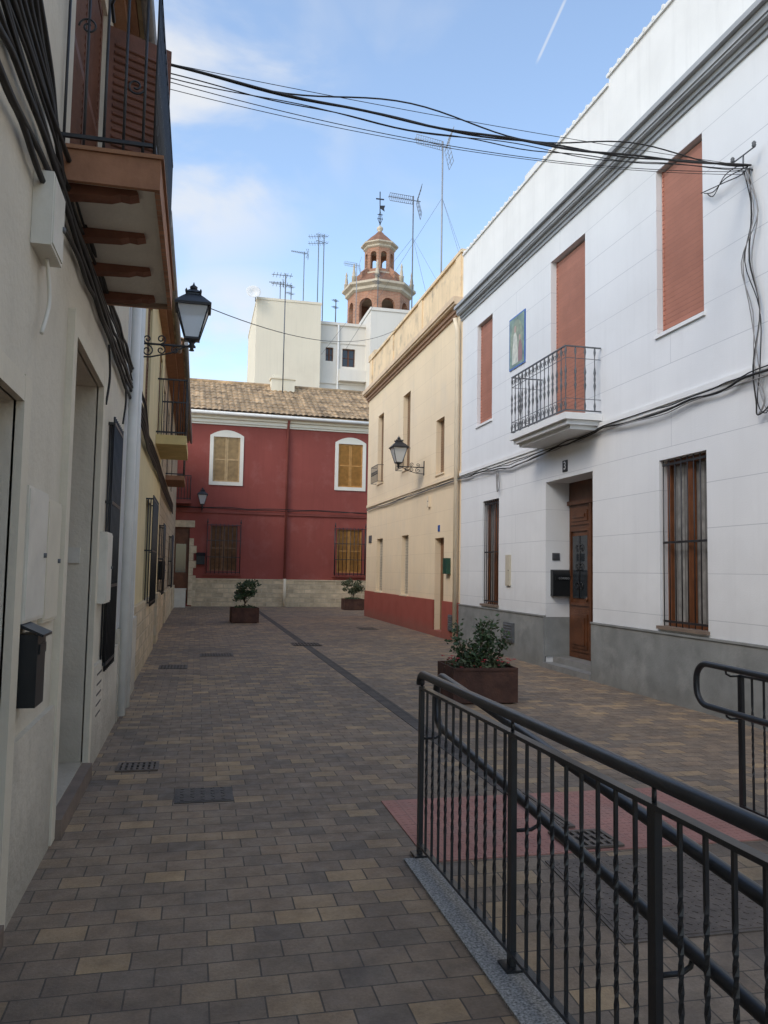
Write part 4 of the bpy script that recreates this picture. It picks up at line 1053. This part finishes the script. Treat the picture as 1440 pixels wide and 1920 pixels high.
def wmix(f,a,b,mode='MIX'):
    n=N.new('ShaderNodeMix');n.data_type='RGBA';n.blend_type=mode
    for i,x in ((0,f),(6,a),(7,b)):
        if isinstance(x,(int,float)): n.inputs[i].default_value=x
        elif isinstance(x,tuple): n.inputs[i].default_value=(*x,1)
        else: L.new(x,n.inputs[i])
    return n.outputs[2]
mp=N.new('ShaderNodeMapping');mp.inputs['Scale'].default_value=(1,1,1.9);mp.inputs['Location'].default_value=(.35,.1,.2)
L.new(tc.outputs['Generated'],mp.inputs[0])
no=N.new('ShaderNodeTexNoise');no.inputs['Scale'].default_value=5;no.inputs['Detail'].default_value=8;no.inputs['Roughness'].default_value=.5;no.inputs['Distortion'].default_value=.3;L.new(mp.outputs[0],no.inputs[0])
d1=V((-.04,.86,.50)).normalized();d2=V((.02,.96,.24)).normalized()
blob=wm('MAXIMUM',mr(dot(tuple(d1)),.975,1.0),mr(dot(tuple(d2)),.988,1.0))
cl=wm('MULTIPLY',blob,mr(no.outputs['Fac'],.38,.62))
wisp=wm('MULTIPLY',mr(no.outputs['Fac'],.52,.78),.25)
cf=wm('MINIMUM',wm('MAXIMUM',wm('MULTIPLY',cl,.9),wisp),.9)
skyc=wmix(1.0,sky.outputs[0],(2.25,2.22,2.12),'MULTIPLY')
skyc=wmix(.05,skyc,(5.0,5.2,5.4))
c1=wmix(cf,skyc,(5.8,5.9,6.05))
t1=V((.424,.877,.716)).normalized();t2=V((.394,.890,.642)).normalized();nn=t1.cross(t2).normalized();tm=(t1+t2).normalized()
ct=wm('MULTIPLY',mr(wm('ABSOLUTE',dot(tuple(nn))),.0004,.0022,1,0),mr(dot(tuple(tm)),math.cos((t1-t2).length*.62),math.cos((t1-t2).length*.40)))
c1=wmix(wm('MULTIPLY',ct,.45),c1,(6.1,6.2,6.3))
L.new(c1,bg.inputs[0]);bg.inputs[1].default_value=.15
sd=bpy.data.lights.new('sun','SUN');sd.energy=1.1;sd.angle=rad(20);sd.color=(1,.93,.82)
so=bpy.data.objects.new('sun',sd);COL.objects.link(so)
dv=V((-.85,-.53,0)).normalized()*math.cos(EL)+V((0,0,math.sin(EL)));so.rotation_euler=dv.to_track_quat('Z','Y').to_euler()
SC.view_settings.view_transform='Standard'

# ================================================================== CAMERA
th=rad(13.03);ph=rad(4.23);ro=rad(1.0)
F=V((math.sin(th)*math.cos(ph),math.cos(th)*math.cos(ph),math.sin(ph)))
R0=V((math.cos(th),-math.sin(th),0));U0=R0.cross(F)
R=R0*math.cos(ro)+U0*math.sin(ro);U=U0*math.cos(ro)-R0*math.sin(ro)
cd=bpy.data.cameras.new('camera');cd.sensor_fit='VERTICAL';cd.sensor_height=36;cd.sensor_width=27;cd.lens=1500/1920*36;cd.clip_end=20000;cd.clip_start=.05
co=bpy.data.objects.new('camera',cd);COL.objects.link(co)
m=Matrix((( R.x,U.x,-F.x,0),(R.y,U.y,-F.y,0),(R.z,U.z,-F.z,1.6),(0,0,0,1)));co.matrix_world=m
SC.camera=co
